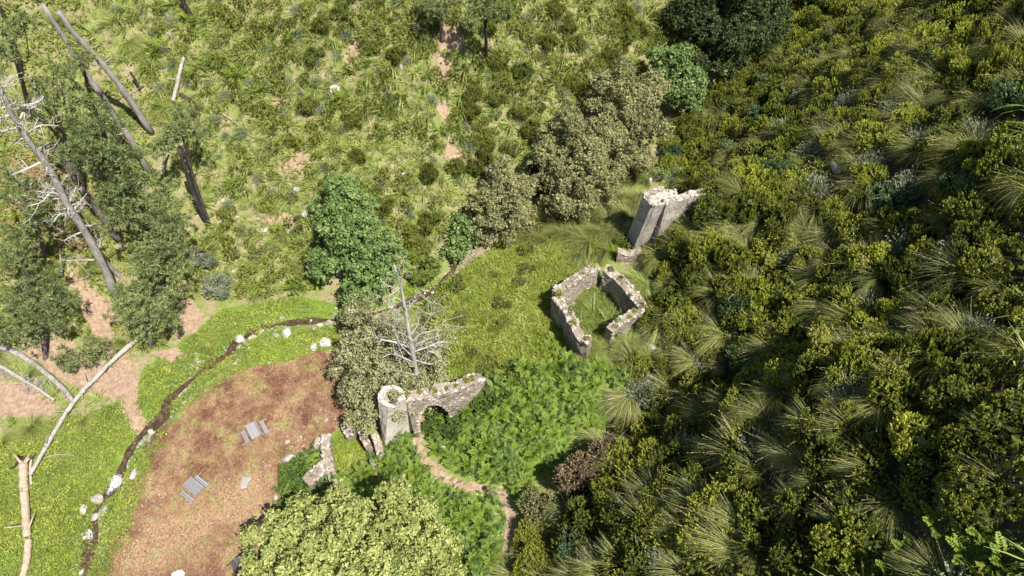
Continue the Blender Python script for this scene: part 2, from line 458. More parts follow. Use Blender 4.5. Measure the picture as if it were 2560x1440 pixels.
def ground_material():
    m, nt, out = new_mat('ground')
    a = N(nt, 'ShaderNodeAttribute', attribute_name='zone')
    sep = nt.nodes.new('ShaderNodeSeparateColor')
    nt.links.new(a.outputs['Color'], sep.inputs[0])
    g = nt.nodes.new('ShaderNodeNewGeometry')

    def nz(scale, detail=6, rough=0.65, stretch=None, rot=0):
        n = N(nt, 'ShaderNodeTexNoise', Scale=scale, Detail=detail, Roughness=rough)
        v = g.outputs['Position']
        if stretch:
            mp = N(nt, 'ShaderNodeMapping')
            mp.inputs['Scale'].default_value = stretch
            mp.inputs['Rotation'].default_value = (0, 0, rot)
            nt.links.new(v, mp.inputs[0])
            v = mp.outputs[0]
        nt.links.new(v, n.inputs['Vector'])
        return n.outputs[0]
    n1, n2, n3 = nz(0.45), nz(2.2, 8, 0.75), nz(9.0, 6, 0.75, (1, 0.35, 1), 0.7)
    soil = ramp(nt, n2, [(0.25, (0.130, 0.098, 0.062)), (0.5, (0.280, 0.215, 0.140)), (0.72, (0.460, 0.365, 0.255))])
    grass = ramp(nt, n3, [(0.25, (0.065, 0.092, 0.022)), (0.5, (0.155, 0.190, 0.046)), (0.75, (0.300, 0.310, 0.105))])
    hill = mixc(nt, ramp(nt, n1, [(0.40, (1, 1, 1)), (0.66, (0, 0, 0))]), soil, grass)
    litter = ramp(nt, n3, [(0.22, (0.052, 0.024, 0.016)), (0.5, (0.122, 0.057, 0.038)), (0.78, (0.260, 0.145, 0.092))])
    litter = mixc(nt, 1.0, litter, ramp(nt, nz(0.22, 5, 0.75), [(0.35, (0.62, 0.60, 0.62)), (0.6, (1.15, 1.1, 1.05))]), 'MULTIPLY')
    strawc = ramp(nt, n3, [(0.22, (0.175, 0.095, 0.055)), (0.5, (0.315, 0.205, 0.118)), (0.78, (0.500, 0.385, 0.235))])
    greenish = ramp(nt, n3, [(0.25, (0.150, 0.160, 0.050)), (0.75, (0.330, 0.320, 0.120))])
    straw_f = math_n(nt, 'MULTIPLY', ramp(nt, nz(0.30, 5, 0.7), [(0.42, (0, 0, 0)), (0.62, (1, 1, 1))]), 0.85)
    clear = mixc(nt, math_n(nt, 'MAXIMUM', straw_f, a.outputs['Alpha']), litter, strawc)
    clear = mixc(nt, math_n(nt, 'MULTIPLY', ramp(nt, nz(0.55, 6, 0.75), [(0.51, (0, 0, 0)), (0.64, (1, 1, 1))]), 0.75), clear, greenish)
    path = ramp(nt, n2, [(0.25, (0.160, 0.100, 0.066)), (0.5, (0.290, 0.200, 0.138)), (0.75, (0.450, 0.345, 0.250))])
    green = ramp(nt, n2, [(0.25, (0.055, 0.085, 0.016)), (0.5, (0.120, 0.175, 0.028)), (0.75, (0.215, 0.270, 0.050))])

    def edge(s):
        return ramp(nt, math_n(nt, 'ADD', s, math_n(nt, 'MULTIPLY', math_n(nt, 'SUBTRACT', math_n(nt, 'ADD', math_n(nt, 'MULTIPLY', n2, 0.6), math_n(nt, 'MULTIPLY', n1, 0.4)), 0.5), 1.7)), [(0.40, (0, 0, 0)), (0.60, (1, 1, 1))])
    c = mixc(nt, edge(sep.outputs[2]), hill, green)
    c = mixc(nt, edge(sep.outputs[0]), c, clear)
    c = mixc(nt, edge(sep.outputs[1]), c, path)
    p = N(nt, 'ShaderNodeBsdfPrincipled', Roughness=0.95)
    p.inputs['Specular IOR Level'].default_value = 0.1
    nt.links.new(c, p.inputs['Base Color'])
    b = N(nt, 'ShaderNodeBump', Strength=0.7, Distance=0.15)
    nt.links.new(math_n(nt, 'ADD', n2, math_n(nt, 'MULTIPLY', n3, 0.7)), b.inputs['Height'])
    nt.links.new(b.outputs[0], p.inputs['Normal'])
    nt.links.new(p.outputs[0], out.inputs['Surface'])
    return m


M['ground'] = ground_material()


def water_material():
    m, nt, out = new_mat('stream_water')
    a = N(nt, 'ShaderNodeAttribute', attribute_name='tint')
    g = nt.nodes.new('ShaderNodeNewGeometry')
    n = N(nt, 'ShaderNodeTexNoise', Scale=2.0, Detail=6, Roughness=0.7)
    nt.links.new(g.outputs['Position'], n.inputs['Vector'])
    bed = ramp(nt, n.outputs[0], [(0.3, (0.022, 0.014, 0.008)), (0.55, (0.075, 0.047, 0.026)), (0.75, (0.170, 0.122, 0.076))])
    n2 = N(nt, 'ShaderNodeTexNoise', Scale=5.0, Detail=5, Roughness=0.7)
    nt.links.new(g.outputs['Position'], n2.inputs['Vector'])
    foam = math_n(nt, 'MULTIPLY', a.outputs['Fac'], ramp(nt, n2.outputs[0], [(0.42, (0, 0, 0)), (0.55, (1, 1, 1))]))
    c = mixc(nt, foam, bed, (0.78, 0.80, 0.82))
    p = N(nt, 'ShaderNodeBsdfPrincipled', Roughness=0.08)
    nt.links.new(c, p.inputs['Base Color'])
    nt.links.new(math_n(nt, 'ADD', math_n(nt, 'MULTIPLY', foam, 0.6), 0.08), p.inputs['Roughness'])
    b = N(nt, 'ShaderNodeBump', Strength=0.35, Distance=0.1)
    nt.links.new(n2.outputs[0], b.inputs['Height'])
    nt.links.new(b.outputs[0], p.inputs['Normal'])
    nt.links.new(p.outputs[0], out.inputs['Surface'])
    return m


M['water'] = water_material()


# ------------------------------------------------------------------ object helpers
def link(name, me, parent=None):
    o = bpy.data.objects.new(name, me)
    COL.objects.link(o)
    if parent is not None:
        o.parent = parent
    return o


def tag(o, label=None, cat=None, group=None, kind=None):
    for k, v in (('label', label), ('category', cat), ('group', group), ('kind', kind)):
        if v:
            o[k] = v
    return o


def empty(name, loc, label, cat, group=None, rz=0.0):
    o = bpy.data.objects.new(name, None)
    o.empty_display_size = 0.3
    COL.objects.link(o)
    o.location = [float(c) for c in loc]
    o.rotation_euler = (0, 0, rz)
    return tag(o, label, cat, group)


def dup(root, loc=None, rot=None, scale=None):
    r = root.copy()
    COL.objects.link(r)
    if loc is not None:
        r.location = [float(c) for c in loc]
    if rot is not None:
        r.rotation_mode = root.rotation_mode
        r.rotation_euler = rot
    if scale is not None:
        r.scale = scale if hasattr(scale, '__len__') else (scale,) * 3
    for ch in root.children:
        c = ch.copy()
        COL.objects.link(c)
        c.parent = r
        for g in ch.children:
            d = g.copy()
            COL.objects.link(d)
            d.parent = c
    return r


def np_mesh(name, V, F, mat, tint=None, smooth=False, per_face=False):
    """V (n,3), F (m,4) quads; tint per vertex"""
    me = bpy.data.meshes.new(name)
    V = np.ascontiguousarray(V, np.float32)
    F = np.ascontiguousarray(F, np.int32)
    k = F.shape[1]
    me.vertices.add(len(V))
    me.vertices.foreach_set('co', V.ravel())
    me.loops.add(F.size)
    me.loops.foreach_set('vertex_index', F.ravel())
    me.polygons.add(len(F))
    me.polygons.foreach_set('loop_start', np.arange(0, F.size, k, dtype=np.int32))
    me.polygons.foreach_set('loop_total', np.full(len(F), k, np.int32))
    if smooth:
        me.polygons.foreach_set('use_smooth', np.ones(len(F), bool))
    if tint is not None:
        at = me.attributes.new('tint', 'FLOAT', 'POINT')
        at.data.foreach_set('value', np.clip(np.ascontiguousarray(tint, np.float32), 0, 1))
    me.update()
    me.validate()
    if mat is not None:
        me.materials.append(mat)
    return me


class G:
    """collects quad geometry with a per-vertex tint"""

    def __init__(self):
        self.V, self.F, self.T, self.n = [], [], [], 0

    def add(self, V, F, T):
        V = np.asarray(V).reshape(-1, 3)
        self.V.append(V)
        self.F.append(np.asarray(F) + self.n)
        self.T.append(np.broadcast_to(np.asarray(T, float), (len(V),)))
        self.n += len(V)

    def arrays(self):
        return np.concatenate(self.V), np.concatenate(self.F), np.concatenate(self.T)

    def mesh(self, name, mat, smooth=False):
        V, F, T = self.arrays()
        return np_mesh(name, V, F, mat, T, smooth)


def unit(a):
    return a / (np.linalg.norm(a, axis=-1, keepdims=True) + 1e-9)


def leaf_quads(C, D, NN, L, W):
    """diamond leaves: centre, direction, normal, length, width -> V (4n,3), F (n,4)"""
    D = unit(D)
    S = unit(np.cross(D, NN))
    L = np.asarray(L)[:, None]
    W = np.asarray(W)[:, None]
    up = unit(np.cross(S, D))
    V = np.stack([C - D * L * 0.5, C + S * W * 0.5 + up * W * 0.12, C + D * L * 0.5, C - S * W * 0.5 + up * W * 0.12], 1).reshape(-1, 3)
    F = np.arange(len(C) * 4).reshape(-1, 4)
    return V, F


def blades(base, azim, lean, length, width, droop, segs=4, rng=RNG):
    """curved grass blades -> V, F, and the 0..1 parameter along each blade per vertex"""
    n = len(base)
    t = np.linspace(0, 1, segs + 1)
    h = np.stack([np.cos(azim), np.sin(azim), np.zeros(n)], -1)
    side = np.stack([-np.sin(azim), np.cos(azim), np.zeros(n)], -1)
    pts = []
    pos = base.copy()
    ang = lean.copy()
    pts.append(pos.copy())
    for k in range(segs):
        d = h * np.sin(ang)[:, None] + np.array([0, 0, 1.0]) * np.cos(ang)[:, None]
        pos = pos + d * (length / segs)[:, None]
        pts.append(pos.copy())
        ang = ang + droop / segs
    pts = np.stack(pts, 1)
    w = width[:, None] * (1.0 - 0.85 * t ** 1.5)[None, :] * 0.5
    V = np.stack([pts - side[:, None] * w[..., None], pts + side[:, None] * w[..., None]], 2)
    idx = np.arange(n * (segs + 1) * 2).reshape(n, segs + 1, 2)
    F = np.stack([idx[:, :-1, 0], idx[:, :-1, 1], idx[:, 1:, 1], idx[:, 1:, 0]], -1).reshape(-1, 4)
    tt = np.broadcast_to(t[None, :, None], (n, segs + 1, 2)).reshape(-1)
    return V.reshape(-1, 3), F, tt


def tube(pts, rad, sides=7, jitter=0.0, rng=RNG, cap=True):
    """tapered tube round a polyline: verts, quads (+ end caps as quads fans closed to a point)"""
    pts = np.asarray(pts, float)
    rad = np.asarray(rad, float)
    T = unit(np.gradient(pts, axis=0))
    ref = np.array([0.3, 0.2, 1.0]) if abs(T[0, 2]) < 0.8 else np.array([1.0, 0.2, 0.1])
    A = unit(np.cross(T, ref))
    B = np.cross(T, A)
    th = np.linspace(0, 2 * np.pi, sides, endpoint=False)
    r = rad[:, None] * (1 + jitter * (rng.random((len(pts), sides)) - 0.5))
    V = pts[:, None] + A[:, None] * (np.cos(th)[None, :, None] * r[..., None]) + B[:, None] * (np.sin(th)[None, :, None] * r[..., None])
    idx = np.arange(len(pts) * sides).reshape(len(pts), sides)
    nx = np.roll(idx, -1, 1)
    F = np.stack([idx[:-1], nx[:-1], nx[1:], idx[1:]], -1).reshape(-1, 4)
    V = V.reshape(-1, 3)
    if cap:
        n = len(V)
        V = np.concatenate([V, pts[[0]], pts[[-1]]])
        c = []
        for row, cen, flip in ((idx[0], n, True), (idx[-1], n + 1, False)):
            for j in range(0, sides, 2):
                a, b, d = row[j], row[(j + 1) % sides], row[(j + 2) % sides]
                if sides % 2 and j == sides - 1:
                    d = b
                    b = a
                    continue
                c.append([cen, d, b, a] if flip else [cen, a, b, d])
        if sides % 2:
            for row, cen in ((idx[0], n), (idx[-1], n + 1)):
                mid = len(V)
                V = np.concatenate([V, (V[[row[-1]]] + V[[row[0]]]) / 2])
                c.append([cen, row[-1], mid, row[0]])
        F = np.concatenate([F, np.array(c)])
    return V, F


def spline(p, n):
    """smooth polyline through control points"""
    p = np.asarray(p, float)
    if len(p) == 2:
        return p[0] + (p[1] - p[0]) * np.linspace(0, 1, n)[:, None]
    t = np.linspace(0, len(p) - 1, n)
    q = np.concatenate([[2 * p[0] - p[1]], p, [2 * p[-1] - p[-2]]])
    i = np.minimum(t.astype(int), len(p) - 2)
    f = (t - i)[:, None]
    a, b, c, d = q[i], q[i + 1], q[i + 2], q[i + 3]
    return 0.5 * (2 * b + (c - a) * f + (2 * a - 5 * b + 4 * c - d) * f ** 2 + (3 * b - a - 3 * c + d) * f ** 3)


def tube_obj(name, pts, rad, mat, parent=None, sides=7, jitter=0.12, origin=None):
    V, F = tube(pts, rad, sides, jitter)
    if origin is not None:
        V = V - np.asarray(origin)
    return link(name, np_mesh(name, V, F, mat, smooth=True), parent)


def hull_mesh(name, size, mat, n=16, seed=0, boxy=0.75):
    """angular stone: convex hull of jittered points in a box"""
    r = np.random.default_rng(seed)
    bm = bmesh.new()
    for _ in range(n):
        d = unit(r.normal(size=3))
        p = d / max(np.abs(d)) ** boxy * (0.8 + 0.25 * r.random())
        bm.verts.new(Vector(p * np.asarray(size) * 0.5))
    bmesh.ops.convex_hull(bm, input=bm.verts)
    for v in [v for v in bm.verts if not v.link_faces]:
        bm.verts.remove(v)
    me = bpy.data.meshes.new(name)
    bm.to_mesh(me)
    bm.free()
    me.materials.append(mat)
    return me


def rock_mesh(name, size, mat, seed=0):
    """boulder: noisy icosphere with flattened facets"""
    r = np.random.default_rng(seed)
    bm = bmesh.new()
    bmesh.ops.create_icosphere(bm, subdivisions=3, radius=1.0)
    cuts = [(unit(r.normal(size=3)), 0.55 + 0.3 * r.random()) for _ in range(9)]
    ph = r.random(9) * 6
    for v in bm.verts:
        p = np.array(v.co)
        for nn, dd in cuts:
            k = p @ nn - dd
            if k > 0:
                p = p - nn * k * 0.85
        p = p * (1 + 0.05 * math.sin(5 * p[0] + ph[0]) * math.sin(6 * p[1] + ph[1]) + 0.05 * math.sin(9 * p[2] + 7 * p[0] + ph[2]) + 0.03 * r.normal())
        v.co = Vector(p * np.asarray(size) * 0.55)
    me = bpy.data.meshes.new(name)
    bm.to_mesh(me)
    bm.free()
    me.materials.append(mat)
    return me


def box_mesh(name, sx, sy, sz, mat, bev=0.012, seed=0, warp=0.0):
    bm = bmesh.new()
    bmesh.ops.create_cube(bm, size=1.0)
    r = random.Random(seed)
    for v in bm.verts:
        v.co = Vector((v.co.x * sx, v.co.y * sy, v.co.z * sz)) + Vector((r.uniform(-1, 1), r.uniform(-1, 1), r.uniform(-1, 1))) * warp
    if bev:
        bmesh.ops.bevel(bm, geom=list(bm.edges), offset=bev, segments=1, affect='EDGES')
    me = bpy.data.meshes.new(name)
    bm.to_mesh(me)
    bm.free()
    me.materials.append(mat)
    return me


# ------------------------------------------------------------------ zones of the ground
Z_CLEAR = wpoly([(575, 935), (640, 915), (720, 905), (800, 875), (870, 880), (900, 985), (872, 1060), (825, 1092), (735, 1150), (705, 1225), (690, 1330), (680, 1440), (600, 1540),
                 (228, 1540), (250, 1410), (292, 1275), (345, 1150), (400, 1075), (450, 1040), (500, 985)])
Z_STRAW = wpoly([(330, 1300), (480, 1240), (560, 1200), (640, 1130), (690, 1150), (680, 1330), (560, 1360), (400, 1450), (300, 1440)])
PATHS = {
    'arch': (wpoly([(1040, 1020), (1046, 1060), (1042, 1110), (1062, 1150), (1100, 1190), (1150, 1212), (1215, 1222), (1255, 1240), (1278, 1290), (1270, 1350), (1255, 1440), (1250, 1540)]), 0.46),
    'grove': (wpoly([(345, 1060), (325, 1010), (322, 950), (300, 900), (275, 850), (240, 805), (215, 745), (200, 700)]), 1.0),
}
BARE = [(wpoly([(455, 745), (480, 750), (505, 790), (490, 830), (465, 835), (450, 800)]), 0.6),
        (wpoly([(205, 730), (270, 745), (290, 790), (260, 830), (215, 810)]), 1.0),
        (wpoly([(60, 860), (170, 855), (240, 900), (300, 950), (300, 990), (230, 985), (140, 930), (60, 895)]), 1.2),
        (wpoly([(-40, 965), (40, 960), (120, 1000), (130, 1030), (60, 1040), (-40, 1030)]), 1.4),
        (wpoly([(380, 880), (440, 870), (470, 890), (420, 905)]), 0.6),
        (wpoly([(1085, 245), (1112, 252), (1128, 295), (1106, 300)]), 0.9), (wpoly([(1100, 145), (1124, 150), (1114, 205), (1098, 200)]), 0.9),
        (wpoly([(685, 412), (762, 380), (780, 402), (720, 428)]), 1.1), (wpoly([(1122, 345), (1168, 400), (1155, 428), (1112, 385)]), 1.1), (wpoly([(690, 225), (712, 235), (705, 280), (688, 270)]), 1.0), (wpoly([(880, 95), (900, 110), (880, 160), (865, 150)]), 1.0),
        (wpoly([(640, 545), (720, 535), (760, 560), (700, 565)]), 0.8), (wpoly([(815, 40), (850, 45), (845, 55), (815, 52)]), 0.7),
        (wpoly([(1095, 60), (1160, 70), (1150, 140), (1100, 120)]), 1.0)]
Z_MEADOW = [wpoly([(-80, 1140), (60, 1110), (180, 1060), (290, 1015), (345, 1020), (360, 930), (470, 850), (560, 775), (650, 765), (740, 745), (860, 775), (860, 795), (790, 800), (640, 850), (575, 905),
                   (500, 980), (440, 1030), (350, 1095), (290, 1235), (225, 1330), (190, 1540), (-80, 1540)]),
            wpoly([(605, 905), (640, 860), (720, 835), (830, 815), (850, 850), (770, 890), (690, 905), (600, 925), (540, 960)]),
            wpoly([(335, 1150), (400, 1085), (440, 1050), (400, 1100), (300, 1290), (255, 1420), (240, 1540), (205, 1540), (235, 1400), (270, 1290)]),
            wpoly([(960, 770), (1030, 700), (1080, 690), (1115, 700), (1090, 730), (1000, 790)])]
Z_RUIN = wpoly([(865, 1075), (900, 1110), (950, 1140), (935, 1200), (845, 1190), (822, 1150), (840, 1085)])
Z_PLATEAU = wpoly([(1150, 690), (1240, 620), (1340, 600), (1480, 560), (1570, 620), (1510, 660), (1385, 730), (1400, 850), (1470, 905), (1400, 940), (1230, 940), (1100, 930), (1100, 860), (1060, 790), (1080, 740)])
Z_HOUSE = wpoly([(1400, 740), (1505, 665), (1560, 740), (1590, 770), (1520, 840), (1490, 900), (1470, 860)])
Z_FERN = [wpoly([(1075, 1015), (1200, 965), (1300, 930), (1480, 915), (1560, 950), (1545, 1060), (1420, 1150), (1330, 1190), (1300, 1260), (1260, 1205), (1190, 1200), (1130, 1175), (1085, 1130), (1068, 1070)]),
          wpoly([(945, 1120), (1035, 1085), (1035, 1120), (1085, 1195), (1160, 1235), (1240, 1245), (1265, 1300), (1250, 1380), (1235, 1500), (1150, 1500), (1060, 1400), (900, 1230), (850, 1200), (920, 1190)]),
          wpoly([(740, 1160), (785, 1118), (805, 1120), (795, 1150), (760, 1190), (775, 1215), (810, 1200), (850, 1240), (700, 1330), (700, 1230)]),
          wpoly([(690, 1260), (760, 1230), (740, 1330), (690, 1340)])]


Z_GROVE = wpoly([(-250, -150), (220, -50), (300, 60), (440, 300), (540, 560), (480, 600), (450, 740), (440, 850), (340, 900), (250, 850), (150, 830), (-250, 870)])


def in_zone(X, Y, z):
    return poly_sd(X, Y, z) < 0


def build_ground():
    xs = np.concatenate([np.arange(-240, -92, 8.0), np.arange(-92, 62.01, 0.4), np.arange(66, 240, 8.0)])
    ys = np.concatenate([np.arange(-130, -6, 8.0), np.arange(-6, 118.01, 0.4), np.arange(124, 300, 8.0)])
    X, Y = np.meshgrid(xs, ys, indexing='ij')
    Z = height(X, Y)
    clear = 1 - sstep(-0.7, 0.7, poly_sd(X, Y, Z_CLEAR) + 1.6 * fbm(X * 0.45, Y * 0.45, 24, 3))
    path = np.zeros_like(X)
    which = {}
    for k, (pl, w) in PATHS.items():
        d, _ = seg_dist(X, Y, pl)
        which[k] = d < w * 0.9
        path = np.maximum(path, 1 - sstep(w * 0.5, w * 1.5, d))
    for pl, w in BARE:
        path = np.maximum(path, 1 - sstep(-w * 0.4, w * 0.8, poly_sd(X, Y, pl)))
    green = np.zeros_like(X)
    for z in Z_MEADOW + Z_FERN + [Z_RUIN, Z_PLATEAU]:
        green = np.maximum(green, 1 - sstep(-0.5, 1.2, poly_sd(X, Y, z)))
    grove = (1 - sstep(-3, 2, poly_sd(X, Y, wpoly([(-80, 330), (200, 350), (320, 520), (470, 620), (440, 740), (300, 780), (-80, 720)])))) * sstep(-0.25, 0.1, fbm(X * 0.12, Y * 0.12, 23, 3))
    litter = np.maximum(clear, 0.5 * grove)
    straw = 1 - sstep(-2.5, 2.0, poly_sd(X, Y, Z_STRAW) + 3 * fbm(X * 0.4, Y * 0.4, 21, 3))
    rgba = np.stack([litter, path, green, straw * 0.9], -1)
    ni, nj = X.shape
    idx = np.arange(ni * nj).reshape(ni, nj)
    F = np.stack([idx[:-1, :-1], idx[1:, :-1], idx[1:, 1:], idx[:-1, 1:]], -1)
    cell = lambda a: a[:-1, :-1]
    gx = np.interp(Y, TOE_Y, TOE_X)
    fy = np.interp(X, FOOT_X, FOOT_Y)
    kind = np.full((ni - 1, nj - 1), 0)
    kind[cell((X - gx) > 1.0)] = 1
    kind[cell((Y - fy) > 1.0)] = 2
    kind[cell(clear > 0.5)] = 3
    kind[cell(which['grove'])] = 4
    kind[cell(which['arch'])] = 5
    V = np.stack([X, Y, Z], -1).reshape(-1, 3)
    C = rgba.reshape(-1, 4)
    for k, nm in enumerate(['ground', 'steep_hillside', 'sunny_hillside', 'clearing_ground', 'sandy_path', 'footpath']):
        f = F[kind == k]
        used, inv = np.unique(f.ravel(), return_inverse=True)
        me = np_mesh(nm, V[used], inv.reshape(-1, 4), M['dark_soil'] if k == 1 else M['ground'], smooth=True)
        at = me.color_attributes.new('zone', 'FLOAT_COLOR', 'POINT')
        at.data.foreach_set('color', np.ascontiguousarray(C[used], np.float32).ravel())
        tag(link(nm, me), kind='structure')


build_ground()


def build_stream():
    p = np.array([(x, y, 0) for x, y in STREAM])
    s = spline(p, 160)
    d = unit(np.gradient(s[:, :2], axis=0))
    side = np.stack([-d[:, 1], d[:, 0]], -1)
    w = 0.55 + 0.95 * vnoise(np.arange(160) * 0.33, np.zeros(160), 4)
    px, py, _ = project(np.column_stack([s[:, :2], height(s[:, 0], s[:, 1])]))
    w = np.where(px > 820, w * 0.7, w)
    offs = np.linspace(-1, 1, 7)
    XY = s[:, None, :2] + side[:, None] * (offs[None, :, None] * w[:, None, None])
    zc = height(s[:, 0], s[:, 1], True) + 0.22
    zc = np.convolve(np.pad(zc, 6, 'edge'), np.ones(13) / 13, 'valid')
    zz = np.broadcast_to(zc[:, None], XY.shape[:2])
    V = np.concatenate([XY, zz[..., None]], -1).reshape(-1, 3)
    idx = np.arange(160 * 7).reshape(160, 7)
    F = np.stack([idx[:-1, :-1], idx[1:, :-1], idx[1:, 1:], idx[:-1, 1:]], -1).reshape(-1, 4)
    qx, qy, _ = project(V)
    foam = np.zeros(len(V))
    for fx, fy, fr in ((290, 1202, 16), (282, 1212, 12), (222, 1335, 10), (602, 872, 9), (655, 830, 8), (275, 1225, 7)):
        foam = np.maximum(foam, 1 - sstep(fr * 0.5, fr * 1.3, np.hypot(qx - fx, qy - fy)))
    tag(link('stream_water', np_mesh('stream_water', V, F, M['water'], foam, True)), kind='structure')


build_stream()


# ------------------------------------------------------------------ masonry
STONES = [hull_mesh('stone', (0.55 + 0.25 * random.random(), 0.4 + 0.15 * random.random(), 0.28 + 0.12 * random.random()), M['stone'], 14, 100 + i) for i in range(8)]


def loft(sections, closed_ends=True):
    S = np.asarray(sections, float)
    n, k, _ = S.shape
    idx = np.arange(n * k).reshape(n, k)
    nx = np.roll(idx, -1, 1)
    faces = [tuple(f) for f in np.stack([idx[:-1], nx[:-1], nx[1:], idx[1:]], -1).reshape(-1, 4)]
    if closed_ends:
        faces.append(tuple(idx[0][::-1]))
        faces.append(tuple(idx[-1]))
    return S.reshape(-1, 3), faces


def pydata(name, V, faces, mat, parent=None, origin=(0, 0, 0)):
    me = bpy.data.meshes.new(name)
    V = np.asarray(V) - np.asarray(origin)
    me.from_pydata([tuple(map(float, v)) for v in V], [], [tuple(int(i) for i in f) for f in faces])
    bm = bmesh.new()
    bm.from_mesh(me)
    bmesh.ops.recalc_face_normals(bm, faces=bm.faces)
    bm.to_mesh(me)
    bm.free()
    me.materials.append(mat)
    return link(name, me, parent)


def wall_body(name, line, thick, mat, parent, origin, bottom=None, step=0.35, rough=0.07, sunk=0.6, zsteps=8, batter=0.0, seed=0):
    """a rubble wall along a top line [(x,y,ztop)], its foot on the ground or at bottom(s); returns the object and its top stations"""
    line = np.asarray(line, float)
    seg = np.r_[0, np.cumsum(np.hypot(*np.diff(line[:, :2], axis=0).T))]
    n = max(3, int(seg[-1] / step) + 1)
    s = np.linspace(0, seg[-1], n)
    c = np.stack([np.interp(s, seg, line[:, i]) for i in range(3)], -1)
    c[:, 2] += 0.38 * fbm(s * 1.1, s * 0 + seed, seed, 3)
    d = unit(np.gradient(c[:, :2], axis=0))
    nrm = np.stack([-d[:, 1], d[:, 0]], -1)
    zb = height(c[:, 0], c[:, 1]) - sunk
    if bottom is not None:
        zb = np.maximum(zb, bottom(s)) if False else np.where(np.isnan(bottom(s)), zb, bottom(s))
    secs = []
    for i in range(n):
        ring = []
        for sd in (1, -1):
            fr = np.linspace(0, 1, zsteps) if sd == 1 else np.linspace(1, 0, zsteps)
            for f in fr:
                z = zb[i] + (c[i, 2] - zb[i]) * f
                off = thick * 0.5 + batter * (1 - f)
                j = rough * 2.2 * float(fbm(s[i] * 1.9 + sd * 7, z * 1.9, seed + 3, 2))
                zz = z + (rough * 1.5 * float(vnoise(s[i] * 3.1, sd * 5.0, seed + 8)) if f == 1 else 0)
                xy = c[i, :2] + nrm[i] * (sd * (off + j))
                ring.append((xy[0], xy[1], zz))
        secs.append(ring)
    V, F = loft(secs)
    return pydata(name, V, F, mat, parent, origin), c, nrm


def top_stones(parent, origin, c, nrm, thick, spacing=0.5, seed=0, lanes=(-0.38, 0.38), scale=1.0, prob=0.8):
    r = random.Random(seed)
    seg = np.r_[0, np.cumsum(np.linalg.norm(np.diff(c, axis=0), axis=1))]
    s = 0.2
    while s < seg[-1] - 0.1:
        p = np.array([np.interp(s, seg, c[:, i]) for i in range(3)])
        q = np.array([np.interp(s, seg, nrm[:, i]) for i in range(2)])
        for ln in lanes:
            if r.random() > prob:
                continue
            o = link('stone', r.choice(STONES), parent)
            k = scale * r.uniform(0.45, 1.25)
            o.location = (p[0] + q[0] * thick * (ln + r.uniform(-.14, .14)) - origin[0], p[1] + q[1] * thick * (ln + r.uniform(-.14, .14)) - origin[1], p[2] + r.uniform(-0.06, 0.10) * k - origin[2])
            o.rotation_euler = (r.uniform(-.25, .25), r.uniform(-.25, .25), math.atan2(q[0], -q[1]) + r.uniform(-.4, .4))
            o.scale = (k, k, k)
        s += spacing * r.uniform(0.55, 1.5)


def face_stones(parent, origin, c, nrm, thick, n, seed, sides=(-1, 1), depth=3.4):
    """stones that stand a little proud of both faces of a wall"""
    r = random.Random(seed)
    seg = np.r_[0, np.cumsum(np.linalg.norm(np.diff(c, axis=0), axis=1))]
    for _ in range(n):
        s = r.uniform(0.15, seg[-1] - 0.1)
        p = np.array([np.interp(s, seg, c[:, k]) for k in range(3)])
        q = np.array([np.interp(s, seg, nrm[:, k]) for k in range(2)])
        sd = r.choice(sides)
        z = p[2] - 0.25 - (depth - 0.25) * r.random() ** 1.3
        o = link('stone', r.choice(STONES), parent)
        o.location = (p[0] + sd * q[0] * (thick * 0.5 - 0.07) - origin[0], p[1] + sd * q[1] * (thick * 0.5 - 0.07) - origin[1], z - origin[2])
        o.rotation_euler = (r.uniform(-.1, .1), r.uniform(-.25, .25), math.atan2(q[0], -q[1]))
        k = r.uniform(0.55, 1.0)
        o.scale = (k, k * 0.75, k * 0.9)


def moss_tufts(name, pts, parent, origin, mat, r=0.3, n=60, seed=0):
    for i, p in enumerate(pts):
        rg = np.random.default_rng(seed + i)
        d = unit(rg.normal(size=(n, 3)))
        d[:, 2] = np.abs(d[:, 2]) * 0.8
        k = r * (0.7 + 0.6 * rg.random())
        C = d * k * (0.5 + 0.5 * rg.random((n, 1)))
        V, F = leaf_quads(C, d + rg.normal(size=(n, 3)) * 0.5, rg.normal(size=(n, 3)), k * (0.5 + 0.4 * rg.random(n)), k * 0.28 * np.ones(n))
        me = np_mesh(name, V, F, mat, np.repeat(rg.random(n), 4))
        o = link(name, me, parent)
        o.location = [float(a) for a in np.asarray(p) - np.asarray(origin)]


